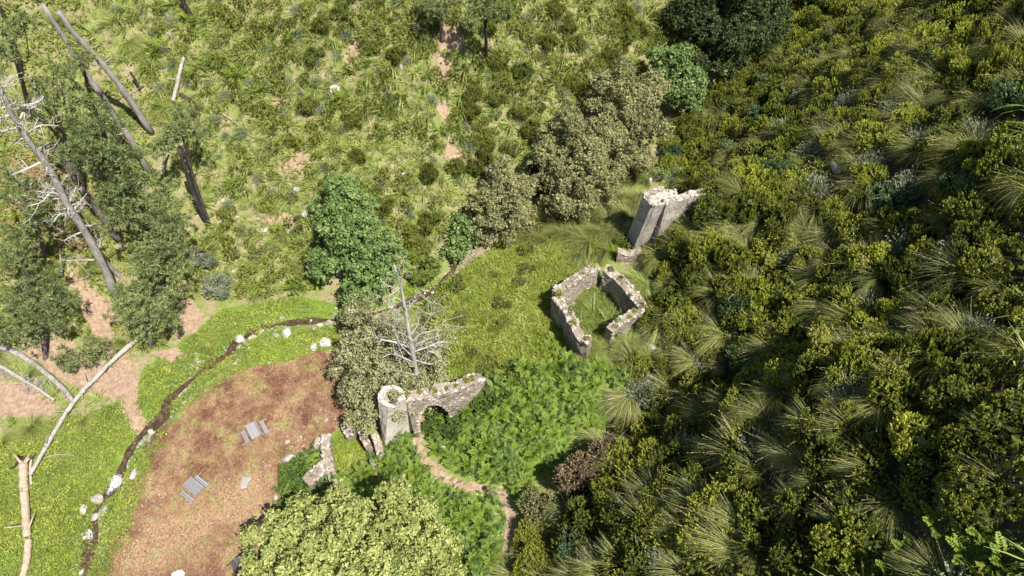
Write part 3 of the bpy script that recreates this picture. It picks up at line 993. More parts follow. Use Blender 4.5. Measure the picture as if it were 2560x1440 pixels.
# --- the round ended mill tower with its arch
def build_tower():
    zb = ground_z(*P(990, 1090)[:2])
    B = [at_z(x, y, zb) for x, y in ((950, 1092), (958, 1116), (1031, 1075))]
    zt = zb + 9.6
    T = [at_z(x, y, zt) for x, y in ((945, 1003), (969, 1012), (1014, 1000), (1013, 984), (1003, 974), (984, 969), (960, 975), (946, 990))]
    org = np.array([np.mean([t[0] for t in T]), np.mean([t[1] for t in T]), zb])
    root = empty('ruined_tower', org, 'tall pale lime-rendered mill tower with a broken hollow top beside the picnic clearing', 'tower')
    cen = np.mean(np.array(T)[:, :2], 0)
    Bot = []
    for k, t in enumerate(T):
        if k < 3:
            Bot.append(B[k][:2])
        else:
            Bot.append(cen + (t[:2] - cen) * (1.12 + 0.12 * (k > 5)))
    rim = [-0.2, -0.5, 0.35, -0.2, 0.35, 0.65, 0.75, 0.4]
    # densify the ring
    ring_b, ring_t, ring_z = [], [], []
    K = len(T)
    for k in range(K):
        for j in range(6):
            f = j / 6
            a, b = k, (k + 1) % K
            ring_b.append(Bot[a] * (1 - f) + Bot[b] * f)
            ring_t.append(T[a][:2] * (1 - f) + T[b][:2] * f)
            dip = -0.9 * max(0, 1 - abs(f - 0.35) * 3.5) if k == 1 else 0
            ring_z.append(rim[a] * (1 - f) + rim[b] * f + dip + 0.12 * vnoise(k * 3 + j, 0.5, 2))
    ring_b, ring_t, ring_z = np.array(ring_b), np.array(ring_t), np.array(ring_z)
    secs = []
    for f in np.linspace(0, 1, 26):
        z = zb - 1.2 + (zt + ring_z - zb + 1.2) * f
        xy = ring_b * (1 - f) + ring_t * f
        out = unit(xy - cen)
        bump = 0.10 * fbm(np.arange(len(xy)) * 0.8, z * 0.9, 31, 3)
        xy = xy + out * np.asarray(bump)[:, None]
        secs.append(np.column_stack([xy, z]))
    for sc, dz in ((0.97, 0.05), (0.66, 0.02), (0.60, -0.6), (0.55, -3.0), (0.5, -5.0)):
        xy = cen + (ring_t - cen) * sc
        secs.append(np.column_stack([xy, zt + ring_z + dz + 0.1 * vnoise(np.arange(len(xy)) * 0.7, sc * 9, 5)]))
    V, F = loft(secs, True)
    pydata('wall', V, F, M['tower_render'], root, org)
    r = random.Random(4)
    for k in range(0, len(ring_t), 1):
        if r.random() < 0.55:
            o = link('stone', r.choice(STONES), root)
            q = cen + (ring_t[k] - cen) * r.uniform(0.72, 0.93)
            o.location = (q[0] - org[0], q[1] - org[1], zt + ring_z[k] + 0.02 - org[2])
            o.rotation_euler = (r.uniform(-.3, .3), r.uniform(-.3, .3), r.uniform(0, 6))
            o.scale = (0.55,) * 3
    # arch wall
    za = zt - 0.6
    L = [at_z(x, y, z) for x, y, z in ((1012, 992, za), (1060, 983, za - 0.2), (1110, 972, za - 0.3), (1150, 961, za - 0.5), (1180, 950, za - 1.0), (1205, 941, za - 2.2))]
    org2 = np.array([L[2][0], L[2][1], ground_z(L[2][0], L[2][1])])
    root2 = empty('stone_arch', org2, 'rubble stone aqueduct arch with mossy top running from the tower into the bushes', 'arch')
    zsp = zb + 1.0
    c0, half = 2.55, 2.0

    def bot(s):
        u = (s - c0) / half
        return np.where(np.abs(u) < 1, zsp + (za - 2.1 - zsp) * np.sqrt(np.clip(1 - u * u, 0, 1)) ** 0.9, np.nan)
    o, c, nrm = wall_body('wall', L, 1.25, M['masonry'], root2, org2, bot, step=0.2, seed=3, zsteps=10, sunk=1.0)
    top_stones(root2, org2, c, nrm, 1.25, 0.42, 5, (-0.42, 0.0, 0.42), 0.95, 0.75)
    # voussoirs of the arch ring, on the sunny face
    seg = np.r_[0, np.cumsum(np.hypot(*np.diff(c[:, :2], axis=0).T))]
    for th in np.linspace(0.06, math.pi - 0.06, 24):
        s = c0 - half * math.cos(th)
        p = np.array([np.interp(s, seg, c[:, i]) for i in range(2)])
        q = np.array([np.interp(s, seg, nrm[:, i]) for i in range(2)])
        z = float(bot(np.array([s]))[0])
        sg = -1.0
        o = link('arch_stone', STONES[int(th * 10) % 8], root2)
        dn = np.array([-math.cos(th), math.sin(th)])
        o.location = (p[0] + q[0] * sg * 0.60 - org2[0], p[1] + q[1] * sg * 0.60 - org2[1], z + 0.2 * math.sin(th) - org2[2])
        o.rotation_euler = (0, th, math.atan2(-q[0], q[1]))
        o.scale = (0.8, 0.6, 0.75)
    # stones that show on the sunny face of the arch wall
    r = random.Random(9)
    for i in range(110):
        s = r.uniform(0.1, seg[-1])
        p = np.array([np.interp(s, seg, c[:, k]) for k in range(3)])
        q = np.array([np.interp(s, seg, nrm[:, k]) for k in range(2)])
        b = float(bot(np.array([s]))[0])
        lo = p[2] - 3.2 if math.isnan(b) else b + 0.5
        if lo > p[2] - 0.2:
            continue
        z = r.uniform(lo, p[2] - 0.1)
        o = link('stone', r.choice(STONES), root2)
        o.location = (p[0] - q[0] * 0.58 - org2[0], p[1] - q[1] * 0.58 - org2[1], z - org2[2])
        o.rotation_euler = (r.uniform(-.1, .1), r.uniform(-.2, .2), math.atan2(q[0], -q[1]))
        k = r.uniform(0.5, 0.8)
        o.scale = (k, k * 0.7, k)
    pts = []
    for s in (0.3, 1.6, 3.0, 3.3, 4.6, 5.6, 6.8, 7.6):
        if s < seg[-1]:
            p = np.array([np.interp(s, seg, c[:, i]) for i in range(3)])
            pts.append(p + np.array([0, 0.2 * math.sin(s * 5), 0.1]))
    moss_tufts('moss_cushion', pts, root2, org2, M['moss'], 0.34, 80, 40)


build_tower()


def wall_from_px(name, px, ztop, thick, mat, parent, org, **kw):
    line = [at_z(x, y, ztop + (dz if dz else 0)) for x, y, dz in px]
    return wall_body(name, line, thick, mat, parent, org, **kw)


# --- the roofless house
def build_house():
    zg = ground_z(*P(1450, 800)[:2])
    zt = zg + 4.2
    org = np.array([*at_z(1470, 760, zg)[:2], zg])
    root = empty('roofless_house', org, 'roofless four-walled stone ruin with grass growing inside its walls', 'ruin')
    walls = {
        'west': [(1389, 738, 0), (1400, 752, -0.1), (1411, 768, 0.0), (1414, 773, -1.0), (1419, 781, -1.0), (1424, 789, -0.1), (1437, 812, 0.1), (1451, 838, 0.0), (1458, 846, -0.2), (1476, 850, 0.1)],
        'north': [(1389, 730, 0), (1405, 718, -0.6), (1420, 707, -0.3), (1440, 694, 0.2), (1455, 684, -0.5), (1497, 663, 0.2)],
        'east': [(1513, 668, 0.4), (1540, 690, -0.2), (1568, 715, 0.3), (1590, 742, -0.3), (1607, 765, 0.3)],
        'south': [(1606, 768, -0.2), (1585, 782, -0.3), (1560, 797, -0.3), (1542, 806, -0.5), (1524, 822, -0.7)],
    }
    th = {'west': 1.05, 'north': 1.0, 'east': 1.3, 'south': 1.05}
    for i, (k, px) in enumerate(walls.items()):
        bot = None
        if k == 'south':
            def bot(s):
                return np.where((s > 3.6) & (s < 4.4), zg + 2.2, np.nan)
        o, c, nrm = wall_from_px('wall', px, zt, th[k], M['masonry_warm'] if k in ('north', 'south') else M['masonry'], root, org, seed=20 + i, step=0.25, zsteps=9, bottom=bot)
        top_stones(root, org, c, nrm, th[k], 0.42, 50 + i, (-0.4, 0.4), 0.85, 0.8)
        face_stones(root, org, c, nrm, th[k], 42, 90 + i)
        pts = [c[int(j)] + np.array([0, 0, 0.1]) for j in np.linspace(2, len(c) - 3, 4)]
        moss_tufts('wall_grass', [p_ + np.array([*(RNG.normal(size=2) * 0.3), 0]) for p_ in pts], root, org, M['plateau'] if i % 2 else M['scrub'], 0.38, 60, 60 + i * 10)
    # broken masonry inside and the fallen slab
    for j, (x, y, k) in enumerate(((1428, 757, 1.5), (1486, 743, 1.2), (1436, 745, 0.9))):
        p = P(x, y)
        o = link('fallen_stone', rock_mesh('fallen_stone', (k, k * 0.8, 0.5), M['stone'], 60 + j))
        o.location = [float(a) for a in p]
        tag(o, ['large pale fallen stone against the inner wall of the roofless house', 'flat fallen stone on the grass at the middle of the roofless house',
                'small fallen stone beside the inner wall of the roofless house'][j], 'stone')


build_house()


# --- tall upper ruin on the slope
def build_upper_ruin():
    zb = ground_z(*P(1592, 625)[:2])
    zt = zb + 8.6
    org = np.array([*at_z(1600, 615, zb)[:2], zb])
    root = empty('wall_ruin', org, 'tall broken masonry tower corner with a long wall running into the steep slope', 'ruin')
    # solid buttress: lofted polygon from base to top
    Bp = [(1562, 598), (1580, 624), (1596, 622), (1642, 604), (1640, 560), (1590, 560)]
    Tp = [(1607, 492), (1629, 512), (1640, 514), (1700, 500), (1690, 478), (1625, 478)]
    Bq = [at_z(x, y, zb - 0.2)[:2] for x, y in Bp]
    Tq = [at_z(x, y, zt)[:2] for x, y in Tp]
    Bq[4] = Tq[4] + (Tq[4] - Tq[3]) * 0.0 + (Bq[3] - Tq[3]) * 0.7
    Bq[5] = Tq[5] + (Bq[0] - Tq[0]) * 0.7
    K = len(Bq)
    rim = [0.1, -0.1, -0.1, 0.0, 0.3, 0.4]
    secs = []
    for f in np.linspace(0, 1, 24):
        ring = []
        for k in range(K):
            for j in range(6):
                u = j / 6
                a, b = k, (k + 1) % K
                xy = (Bq[a] * (1 - f) + Tq[a] * f) * (1 - u) + (Bq[b] * (1 - f) + Tq[b] * f) * u
                z = (zb - 1.5) + (zt + rim[a] * (1 - u) + rim[b] * u + 0.25 * vnoise(k * 6 + j, 0.3, 7) - zb + 1.5) * f
                jit = 0.12 * fbm(k * 4.0 + j * 0.7, z * 1.1, 51, 3)
                cen = np.mean(Bq, 0) * (1 - f) + np.mean(Tq, 0) * f
                xy = xy + unit(xy - cen) * jit
                ring.append((xy[0], xy[1], z))
        secs.append(np.array(ring))
    top = secs[-1]
    cen = top[:, :2].mean(0)
    for sc, dz in ((0.97, 0.06), (0.60, -0.10), (0.45, -0.40), (0.12, -0.45)):
        secs.append(np.column_stack([cen + (top[:, :2] - cen) * sc, top[:, 2] + dz]))
    V, F = loft(secs)
    pydata('wall', V, F, M['masonry_pale'], root, org)
    r = random.Random(6)
    for k in range(len(top)):
        if r.random() < 0.75:
            o = link('stone', r.choice(STONES), root)
            q = cen + (top[k, :2] - cen) * r.uniform(0.78, 0.95)
            o.location = (q[0] - org[0], q[1] - org[1], top[k, 2] + 0.03 - org[2])
            o.rotation_euler = (r.uniform(-.3, .3), r.uniform(-.3, .3), r.uniform(0, 6))
            o.scale = (0.75,) * 3
    o, c, nrm = wall_from_px('wing_wall', [(1660, 507, -0.2), (1690, 496, 0.0), (1725, 487, 0.0), (1765, 478, -0.4)], zt, 0.95, M['masonry_pale'], root, org, seed=33, step=0.25, zsteps=9)
    top_stones(root, org, c, nrm, 0.95, 0.4, 70, (-0.4, 0.4), 0.85, 0.85)
    o, c, nrm = wall_from_px('broken_wall', [(1612, 488, 0.2), (1630, 476, 0.5), (1660, 472, 0.3)], zt, 0.7, M['masonry_warm'], root, org, seed=35, step=0.25)
    top_stones(root, org, c, nrm, 0.7, 0.4, 71, (-0.3, 0.3), 0.8, 0.85)
    # low broken wall at its foot
    p = P(1580, 655)
    root2 = empty('low_wall', p, 'low collapsed wall stub between the tall ruin and the roofless house', 'wall')
    line = [(*P(1540, 650)[:2], p[2] + 1.6), (*P(1570, 650)[:2], p[2] + 1.4), (*P(1600, 640)[:2], p[2] + 1.7)]
    o, c, nrm = wall_body('wall', line, 0.9, M['masonry'], root2, p, seed=37)
    top_stones(root2, p, c, nrm, 0.9, 0.5, 72, (-0.3, 0.3), 0.8, 0.8)


build_upper_ruin()


# --- low foundations between tower and clearing
def low_wall(px, h, thick, label, seed, mat='masonry'):
    pts = [P(x, y) for x, y in px]
    pts = [at_z(x, y, p[2] + h) for (x, y), p in zip(px, pts)]
    org = np.array([pts[0][0], pts[0][1], pts[0][2] - h])
    root = empty('low_wall', org, label, 'wall')
    o, c, nrm = wall_body('wall', pts, thick, M[mat], root, org, seed=seed, step=0.3, zsteps=4, rough=0.1)
    top_stones(root, org, c, nrm, thick, 0.42, seed, (-0.38, 0.0, 0.38) if thick > 0.9 else (-0.3, 0.3), 0.75, 0.85)


low_wall([(815, 1086), (813, 1115), (818, 1142), (822, 1152)], 1.5, 0.95, 'straight low foundation wall on the edge of the clearing, nearest the rusty litter', 81)
low_wall([(824, 1150), (800, 1172), (778, 1192), (764, 1205)], 1.4, 1.5, 'broad slanting rubble wall stub leading into the green bush', 82)
low_wall([(824, 1172), (831, 1198), (837, 1222)], 1.4, 0.8, 'short grey wall stub in the grass below the broad rubble wall', 83)
low_wall([(812, 1092), (796, 1104), (784, 1116)], 1.0, 0.9, 'crumbling strip of stones along the clearing edge with ferns below it', 84)
low_wall([(898, 1068), (906, 1090), (920, 1112)], 2.2, 0.7, 'narrow mossy wall slab standing just left of the tower', 85)
low_wall([(936, 1085), (944, 1110), (952, 1140)], 1.6, 0.8, 'short wall butting against the foot of the tower', 86)
low_wall([(930, 1145), (934, 1158), (940, 1170)], 1.4, 0.7, 'pair of broken wall blocks in the grass below the tower', 87)
low_wall([(866, 1062), (873, 1074), (880, 1088)], 1.2, 1.3, 'heap-like pale wall end under the grey-leaved oak', 88)


# ------------------------------------------------------------------ boulders and stones
def boulder(px, py, w, label, seed, mat='rock', hh=0.55, ar=0.75, rz=None, name='boulder', cat='rock'):
    p = P(px, py)
    _, _, dep = project(p)
    s = 0.82 * w * dep / FPX
    o = link(name, rock_mesh(name, (s * 1.12, s * ar * 1.12, s * hh * 1.1), M[mat], seed))
    o.location = (p[0], p[1], p[2] + s * hh * 0.18)
    o.rotation_euler = (0, 0, rz if rz is not None else seed * 1.3)
    return tag(o, label, cat)


for i, a in enumerate([
    (657, 1315, 26, 'white round-edged rock on the straw near the yellow-green oak'),
    (815, 1051, 15, 'small white rock on the rust-brown litter near the tower'),
    (752, 1092, 9, 'tiny pointed white stone on the litter, left of the low walls'),
    (445, 1436, 34, 'broken white rock at the lower edge of the dry clearing'),
    (335, 1186, 30, 'pale flat boulder on the clearing bank above the white water'),
    (242, 1248, 38, 'large pale boulder on the near side of the stream bend'),
    (241, 1291, 32, 'pale boulder standing in the middle of the stream below the largest one'),
    (208, 1274, 28, 'buff boulder half sunk in the bright grass by the stream'),
    (211, 1346, 17, 'small very white boulder on the stream edge'),
    (206, 1432, 22, 'grey boulder in the stream at its lower end'),
    (380, 1080, 22, 'pale flat boulder where the stream narrows by the clearing'),
    (420, 1037, 14, 'small grey stone on the clearing side of the narrow stream'),
    (600, 848, 30, 'big white boulder above the stream among bright herbs'),
    (632, 846, 24, 'tan boulder beside the big white boulder in the stream bed'),
    (715, 833, 34, 'low white boulder on the clearing side of the upper stream'),
    (690, 838, 20, 'small white boulder beside the low white one on the upper stream'),
    (780, 803, 16, 'dark-topped stone in the stone cluster of the upper stream'),
    (800, 816, 20, 'pale round stone in the stone cluster of the upper stream'),
    (824, 806, 22, 'large pale stone at the end of the stone cluster of the upper stream'),
    (786, 822, 15, 'flat stone at the lower edge of the stone cluster of the upper stream'),
    (815, 858, 38, 'long buff rock lying at the upper edge of the clearing'),
    (785, 868, 26, 'smaller buff rock end beside the long rock at the clearing edge'),
    (673, 908, 11, 'small upright stone by the drooping grass at the clearing edge'),
    (563, 893, 14, 'white pebble-like boulder on the brown bank of the stream'),
    (545, 913, 12, 'grey stone low on the brown bank of the stream'),
    (588, 909, 14, 'rounded stone on the clearing edge near the stream bank'),
    (1068, 738, 26, 'pale boulder in the upper stream near the dead white tree'),
    (1084, 732, 14, 'round pale stone next to the boulder in the upper stream'),
    (980, 770, 14, 'white stone by the stream under the bright green tree'),
    (465, 975, 12, 'stone half hidden in bright herbs beside the clearing'),
]):
    boulder(a[0], a[1], a[2], a[3], 200 + i)
for i, a in enumerate([
    (837, 226, 30, 'pinkish outcrop of rock between dark bushes on the sunny slope', 'rock', 0.9, 0.6),
    (1004, 170, 22, 'grey outcrop of rock among heather high on the sunny slope', 'rock_grey', 0.8, 0.6),
    (742, 476, 24, 'split grey rock on the sunny slope above the bright green tree', 'rock_grey', 0.7, 0.6),
    (762, 538, 26, 'grey slab rock on the sunny slope just above the bright green tree', 'rock_grey', 0.6, 0.6),
    (1190, 372, 28, 'small pale scree rock on the open sunny slope', 'rock', 0.5, 0.6),
    (1232, 160, 24, 'tangle-topped rock ledge below the lone slope pine', 'rock', 0.6, 0.6),
    (1355, 255, 28, 'pale scree rock just above the grey-leaved oaks', 'rock', 0.5, 0.6),
    (660, 575, 28, 'pale slab of rock low on the sunny slope', 'rock', 0.4, 0.6),
    (1010, 430, 20, 'pale rock in bare soil on the sunny slope', 'rock', 0.5, 0.7),
    (1625, 870, 34, 'shadowed grey rock face below the roofless house, among tall grass', 'rock_grey', 1.0, 0.7),
    (1770, 795, 30, 'shadowed grey rock poking out of the steep slope', 'rock_grey', 0.9, 0.7),
    (2090, 425, 40, 'grey rock pair hidden in shadow high on the steep slope', 'rock_grey', 0.8, 0.7),
    (1512, 1185, 20, 'small white-topped rock beside the brown bush on the steep slope', 'rock', 0.7, 0.7),
    (1622, 452, 26, 'rounded grey rock behind the top of the tall ruin', 'rock_grey', 0.6, 0.7),
    (1108, 1120, 16, 'white stone lying among the bracken beside the footpath', 'rock', 0.7, 0.7),
    (1270, 1066, 16, 'small grey stone showing through the bracken bed', 'rock_grey', 0.7, 0.7),
    (724, 1148, 36, 'square pale foundation block on the edge of the clearing', 'rock', 0.7, 0.9),
    (905, 1158, 16, 'dark sunken stone in the grass inside the low walls', 'rock_grey', 0.7, 0.8),
    (690, 1243, 16, 'white stone at the clearing edge under the green bush', 'rock', 0.6, 0.7),
]):
    boulder(a[0], a[1], a[2], a[3], 300 + i, a[4], a[5], a[6])

# flat grey slab set in the dry grass
p = P(613, 1208)
o = link('stone_slab', hull_mesh('stone_slab', (0.9, 1.7, 0.3), M['rock_grey'], 18, 77, 0.9))
o.location = (p[0], p[1], p[2] + 0.08)
o.rotation_euler = (0, 0, math.radians(-12))
tag(o, 'upright-looking grey slab lying flat in the straw-coloured grass', 'stone')


# ------------------------------------------------------------------ picnic furniture
def add(name, me, parent, loc, rot=(0, 0, 0)):
    o = link(name, me, parent)
    o.location = loc
    o.rotation_euler = rot
    return o


def table_proto(L, W, mat, loc, rz, label):
    root = empty('picnic_table', loc, label, 'table', 'picnic tables on the clearing', rz)
    n = 5
    pw = W / n
    for i in range(n):
        add('plank', box_mesh('plank', L, pw - 0.008, 0.06, mat, 0.008, i, 0.004), root, (0.01 * ((i * 7) % 3 - 1), -W / 2 + pw * (i + .5), 0.78))
    for sx in (-1, 1):
        add('rail', box_mesh('rail', 0.12, W * 0.9, 0.09, mat, 0.01), root, (sx * L * 0.38, 0, 0.70))
        for sy in (-1, 1):
            add('leg', box_mesh('leg', 0.13, 0.13, 0.80, mat, 0.012), root, (sx * L * 0.38, sy * W * 0.36, 0.28), (0, 0, 0))
    add('stretcher', box_mesh('stretcher', L * 0.74, 0.08, 0.10, mat, 0.01), root, (0, 0, 0.30))
    return root


def bench_proto(L, mat, loc, rz, label, side=1):
    root = empty('picnic_bench', loc, label, 'bench', 'benches beside the picnic tables', rz)
    for i in range(2):
        add('plank', box_mesh('plank', L, 0.21, 0.07, mat, 0.008, i + 9, 0.004), root, (0, (i - 0.5) * 0.23, 0.47))
    for sx in (-1, 1):
        add('support', box_mesh('support', 0.14, 0.44, 0.55, mat, 0.012), root, (sx * L * 0.40, 0, 0.165))
        add('back_post', box_mesh('back_post', 0.10, 0.55, 0.09, mat, 0.01), root, (sx * L * 0.44, side * 0.42, 0.41))
    return root


def picnic(center, longside, shortlen, benches, mat, words_):
    c = at_z(*center, P(*center)[2] + 0.8)
    a, b = at_z(*longside[0], c[2]), at_z(*longside[1], c[2])
    L = float(np.hypot(*(b - a)[:2]))
    rz = math.atan2(b[1] - a[1], b[0] - a[0])
    table_proto(L, shortlen, mat, (c[0], c[1], ground_z(c[0], c[1])), rz, words_[0])
    for (bx, by, bl, sd), lab in zip(benches, words_[1:]):
        q = at_z(bx, by, ground_z(c[0], c[1]) + 0.47)
        gz = ground_z(q[0], q[1])
        bench_proto(bl, mat, (q[0], q[1], gz), rz, lab, sd)


picnic((633.5, 1074.5), ((636.4, 1052), (653.2, 1085.7)), 1.25, [(613, 1091, 1.75, -1), (660, 1067, 1.85, 1)], M['wood_grey'],
       ['weathered grey picnic table on red-brown litter, nearest the tower', 'grey bench on the stream side of the table nearest the tower', 'grey bench on the tower side of the table nearest the tower'])
picnic((483, 1215), ((477, 1193), (510, 1219)), 1.25, [(467, 1240, 1.85, -1), (504, 1203, 1.95, 1)], M['wood_grey'],
       ['weathered grey picnic table in the middle of the dry clearing', 'grey bench on the lower side of the mid-clearing picnic table', 'grey bench on the upper side of the mid-clearing picnic table'])
picnic((608, 1402), ((612.5, 1379.6), (629, 1411)), 1.25, [(589, 1422, 1.9, -1), (634, 1387, 1.9, 1)], M['wood_shaded'],
       ['shade-darkened picnic table half under the yellow-green oak', 'shade-darkened bench on the open side of the table under the oak', 'shade-darkened bench on the shaded side of the table under the oak'])
pb = at_z(613, 1417, P(608, 1402)[2] + 0.85)
o = link('blue_bag', rock_mesh('blue_bag', (0.75, 0.45, 0.28), M['blue_cloth'], 5))
o.location = (pb[0], pb[1], pb[2] + 0.04)
tag(o, 'small blue bag lying on the shade-darkened table under the oak', 'bag')


# ================================================================== vegetation
def rot_from_up(up, rz):
    """rotation matrices that take +Z to up after a turn rz about Z; arrays (n,3), (n,)"""
    z = unit(up)
    x0 = np.stack([np.cos(rz), np.sin(rz), np.zeros_like(rz)], -1)
    y = unit(np.cross(z, x0))
    x = np.cross(y, z)
    return np.stack([x, y, z], -1)


def slope_up(X, Y, k=0.5):
    e = 1.2
    n = np.stack([-(height(X + e, Y, False) - height(X - e, Y, False)) / (2 * e), -(height(X, Y + e, False) - height(X, Y - e, False)) / (2 * e), np.ones_like(X)], -1)
    n = unit(n)
    return unit(n * k + np.array([0, 0, 1.0]) * (1 - k))


def replicate(protos, pos, scale, rz, up, rng, jitter=0.35):
    """copies of (V,F,T) prototypes joined into one set of arrays"""
    g = G()
    which = rng.integers(0, len(protos), len(pos))
    for k, (V, F, T) in enumerate(protos):
        m = np.nonzero(which == k)[0]
        if not len(m):
            continue
        R = rot_from_up(up[m], rz[m])
        sc = scale[m]
        sc = sc if sc.ndim == 2 else np.repeat(sc[:, None], 3, 1)
        VV = np.einsum('nij,nvj->nvi', R, V[None] * sc[:, None, :]) + pos[m][:, None]
        FF = F[None] + (np.arange(len(m)) * len(V))[:, None, None]
        TT = T[None] + (rng.random(len(m))[:, None] - 0.5) * jitter
        g.add(VV.reshape(-1, 3), FF.reshape(-1, F.shape[1]), TT.reshape(-1))
    return g


def bush_proto(seed, sprigs=430, per=13, sl=0.24, lw=(0.080, 0.030), core=220, squash=0.95, upright=0.9, nl=11):
    r = np.random.default_rng(seed)
    lob = np.column_stack([r.uniform(-0.62, 0.62, nl), r.uniform(-0.62, 0.62, nl), r.uniform(0.10, 0.70, nl), r.uniform(0.24, 0.46, nl)])
    lob[0] = (0, 0, 0.30, 0.55)
    C, O, k = [], [], 0
    while len(C) < sprigs and k < sprigs * 20:
        k += 1
        i = r.integers(nl)
        d = unit(r.normal(size=3))
        if d[2] < -0.35:
            continue
        p = lob[i, :3] + d * lob[i, 3]
        if any(np.linalg.norm(p - lob[j, :3]) < lob[j, 3] * 0.86 for j in range(nl) if j != i) or p[2] < 0:
            continue
        C.append(p)
        O.append(d)
    C, O = np.array(C), np.array(O)
    n = len(C)
    D = unit(O * (1 - upright * 0.5) + np.array([0, 0, upright]) + r.normal(size=(n, 3)) * 0.22)
    t = r.random((n, per))
    L = sl * (0.6 + 0.7 * r.random(n))
    base = C[:, None] + D[:, None] * ((t - 0.55) * L[:, None])[..., None] + r.normal(size=(n, per, 3)) * (0.030 * (1.15 - t))[..., None]
    dirs = D[:, None] + r.normal(size=(n, per, 3)) * 0.45
    nn = O[:, None] + r.normal(size=(n, per, 3)) * 0.7
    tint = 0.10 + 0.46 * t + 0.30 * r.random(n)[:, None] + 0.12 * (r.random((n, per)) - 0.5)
    m = n * per
    V, F = leaf_quads(base.reshape(-1, 3), dirs.reshape(-1, 3), nn.reshape(-1, 3), lw[0] * (0.7 + 0.6 * r.random(m)), lw[1] * (0.7 + 0.6 * r.random(m)))
    g = G()
    g.add(V, F, np.repeat(tint.reshape(-1), 4))
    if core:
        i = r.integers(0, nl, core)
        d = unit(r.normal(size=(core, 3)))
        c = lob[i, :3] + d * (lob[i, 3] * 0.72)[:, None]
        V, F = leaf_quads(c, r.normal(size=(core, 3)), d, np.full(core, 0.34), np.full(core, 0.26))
        g.add(V, F, 0.0)  # inner leaves take the darkest tint: interior shade put into the colour
    V, F, T = g.arrays()
    V = V * np.array([1, 1, squash])
    return V, F, T


def tussock_proto(seed, n=820, segs=5, w=0.0135, bias=1.9, dry=0.25):
    r = np.random.default_rng(seed)
    az = r.vonmises(0, bias, n)
    rad = 0.34 * np.sqrt(r.random(n))
    base = np.column_stack([rad * np.cos(az) , rad * np.sin(az), np.zeros(n) - 0.03])
    u = r.random(n)
    az = az + 0.5 * np.sin(az * 3 + seed)
    ln = (0.45 + 0.95 * r.random(n) ** 1.4) * (1 + 0.35 * np.cos(az))
    V, F, t = blades(base, az, 0.05 + 0.9 * u ** 1.1, ln, w * (0.6 + 0.8 * r.random(n)), 0.6 + 2.0 * r.random(n) ** 0.8, segs)
    dryv = (r.random(n) < dry) * 0.55
    tint = np.repeat(0.22 + 0.33 * r.random(n) + dryv, (segs + 1) * 2) + 0.18 * (t - 0.3)
    return V, F, tint


def stalk_proto(seed):
    r = np.random.default_rng(seed)
    g = G()
    b = np.zeros((1, 3))
    lean, ln, dr = np.array([0.25 + 0.4 * r.random()]), np.array([1.55 + 0.6 * r.random()]), np.array([0.5 + 0.7 * r.random()])
    V, F, t = blades(b, np.array([0.0]), lean, ln, np.array([0.011]), dr, 7)
    g.add(V, F, 0.25)
    tip = V.reshape(8, 2, 3).mean(1)
    d = unit(tip[-1] - tip[-2])
    for k in range(7):
        c = tip[-1] - d * 0.05 * k + r.normal(size=3) * 0.008
        VV, FF = leaf_quads(c[None], (d + r.normal(size=3) * 0.25)[None], r.normal(size=(1, 3)), [0.075], [0.017])
        g.add(VV, FF, 0.8)
    return g.arrays()


def frond_arrays(seed, length=1.0, pairs=10, lean=0.7, droop=1.0, pw=0.085):
    """one fern frond arching along +X"""
    r = np.random.default_rng(seed)
    g = G()
    V, F, t = blades(np.zeros((1, 3)), np.array([0.0]), np.array([lean]), np.array([length]), np.array([0.022 * length]), np.array([droop]), 5)
    g.add(V, F, 0.3)
    mid = V.reshape(6, 2, 3).mean(1)
    s = np.linspace(0.22, 0.98, pairs)
    C, D, NN, L, W, T = [], [], [], [], [], []
    for k, f in enumerate(s):
        p = np.array([np.interp(f, np.linspace(0, 1, 6), mid[:, i]) for i in range(3)])
        tg = unit(np.array([np.interp(min(1, f + .1), np.linspace(0, 1, 6), mid[:, i]) for i in range(3)]) - p + 1e-6)
        ln = length * 0.40 * math.sin(math.pi * min(1, 0.25 + 0.75 * (1 - f) ** 0.8)) * (1.15 - f) + 0.03
        for sd in (-1, 1):
            d = unit(np.array([0, sd, 0]) + tg * 0.55 + r.normal(size=3) * 0.08)
            C.append(p + d * ln * 0.5)
            D.append(d)
            NN.append(np.cross(tg, d) * sd + r.normal(size=3) * 0.15)
            L.append(ln)
            W.append(length * pw)
            T.append(0.35 + 0.35 * f + 0.2 * (r.random() - .5))
    V, F = leaf_quads(np.array(C), np.array(D), np.array(NN), np.array(L), np.array(W))
    g.add(V, F, np.repeat(T, 4))
    return g.arrays()


def spray_proto(seed, n=260, L=(0.35, 0.6), w=0.03):
    """fine grey shrub of upright thin twigs with small leaves"""
    r = np.random.default_rng(seed)
    d = unit(np.column_stack([r.normal(size=n) * 0.8, r.normal(size=n) * 0.8, 0.3 + np.abs(r.normal(size=n)) * 0.7]))
    base = d * (0.25 + 0.45 * r.random((n, 1))) * np.array([1, 1, 0.8])
    per = 6
    t = np.linspace(-0.3, 0.5, per)
    ln = r.uniform(L[0], L[1], n)
    c = base[:, None] + d[:, None] * (t[None] * ln[:, None])[..., None] + r.normal(size=(n, per, 3)) * 0.02
    dd = d[:, None] + r.normal(size=(n, per, 3)) * 0.5
    V, F = leaf_quads(c.reshape(-1, 3), dd.reshape(-1, 3), r.normal(size=(n * per, 3)), 0.13 * (0.7 + 0.6 * r.random(n * per)), np.full(n * per, w))
    tint = (0.25 + 0.35 * r.random(n)[:, None] + 0.3 * (t[None] + 0.3)).reshape(-1)
    return V, F, np.repeat(tint, 4)


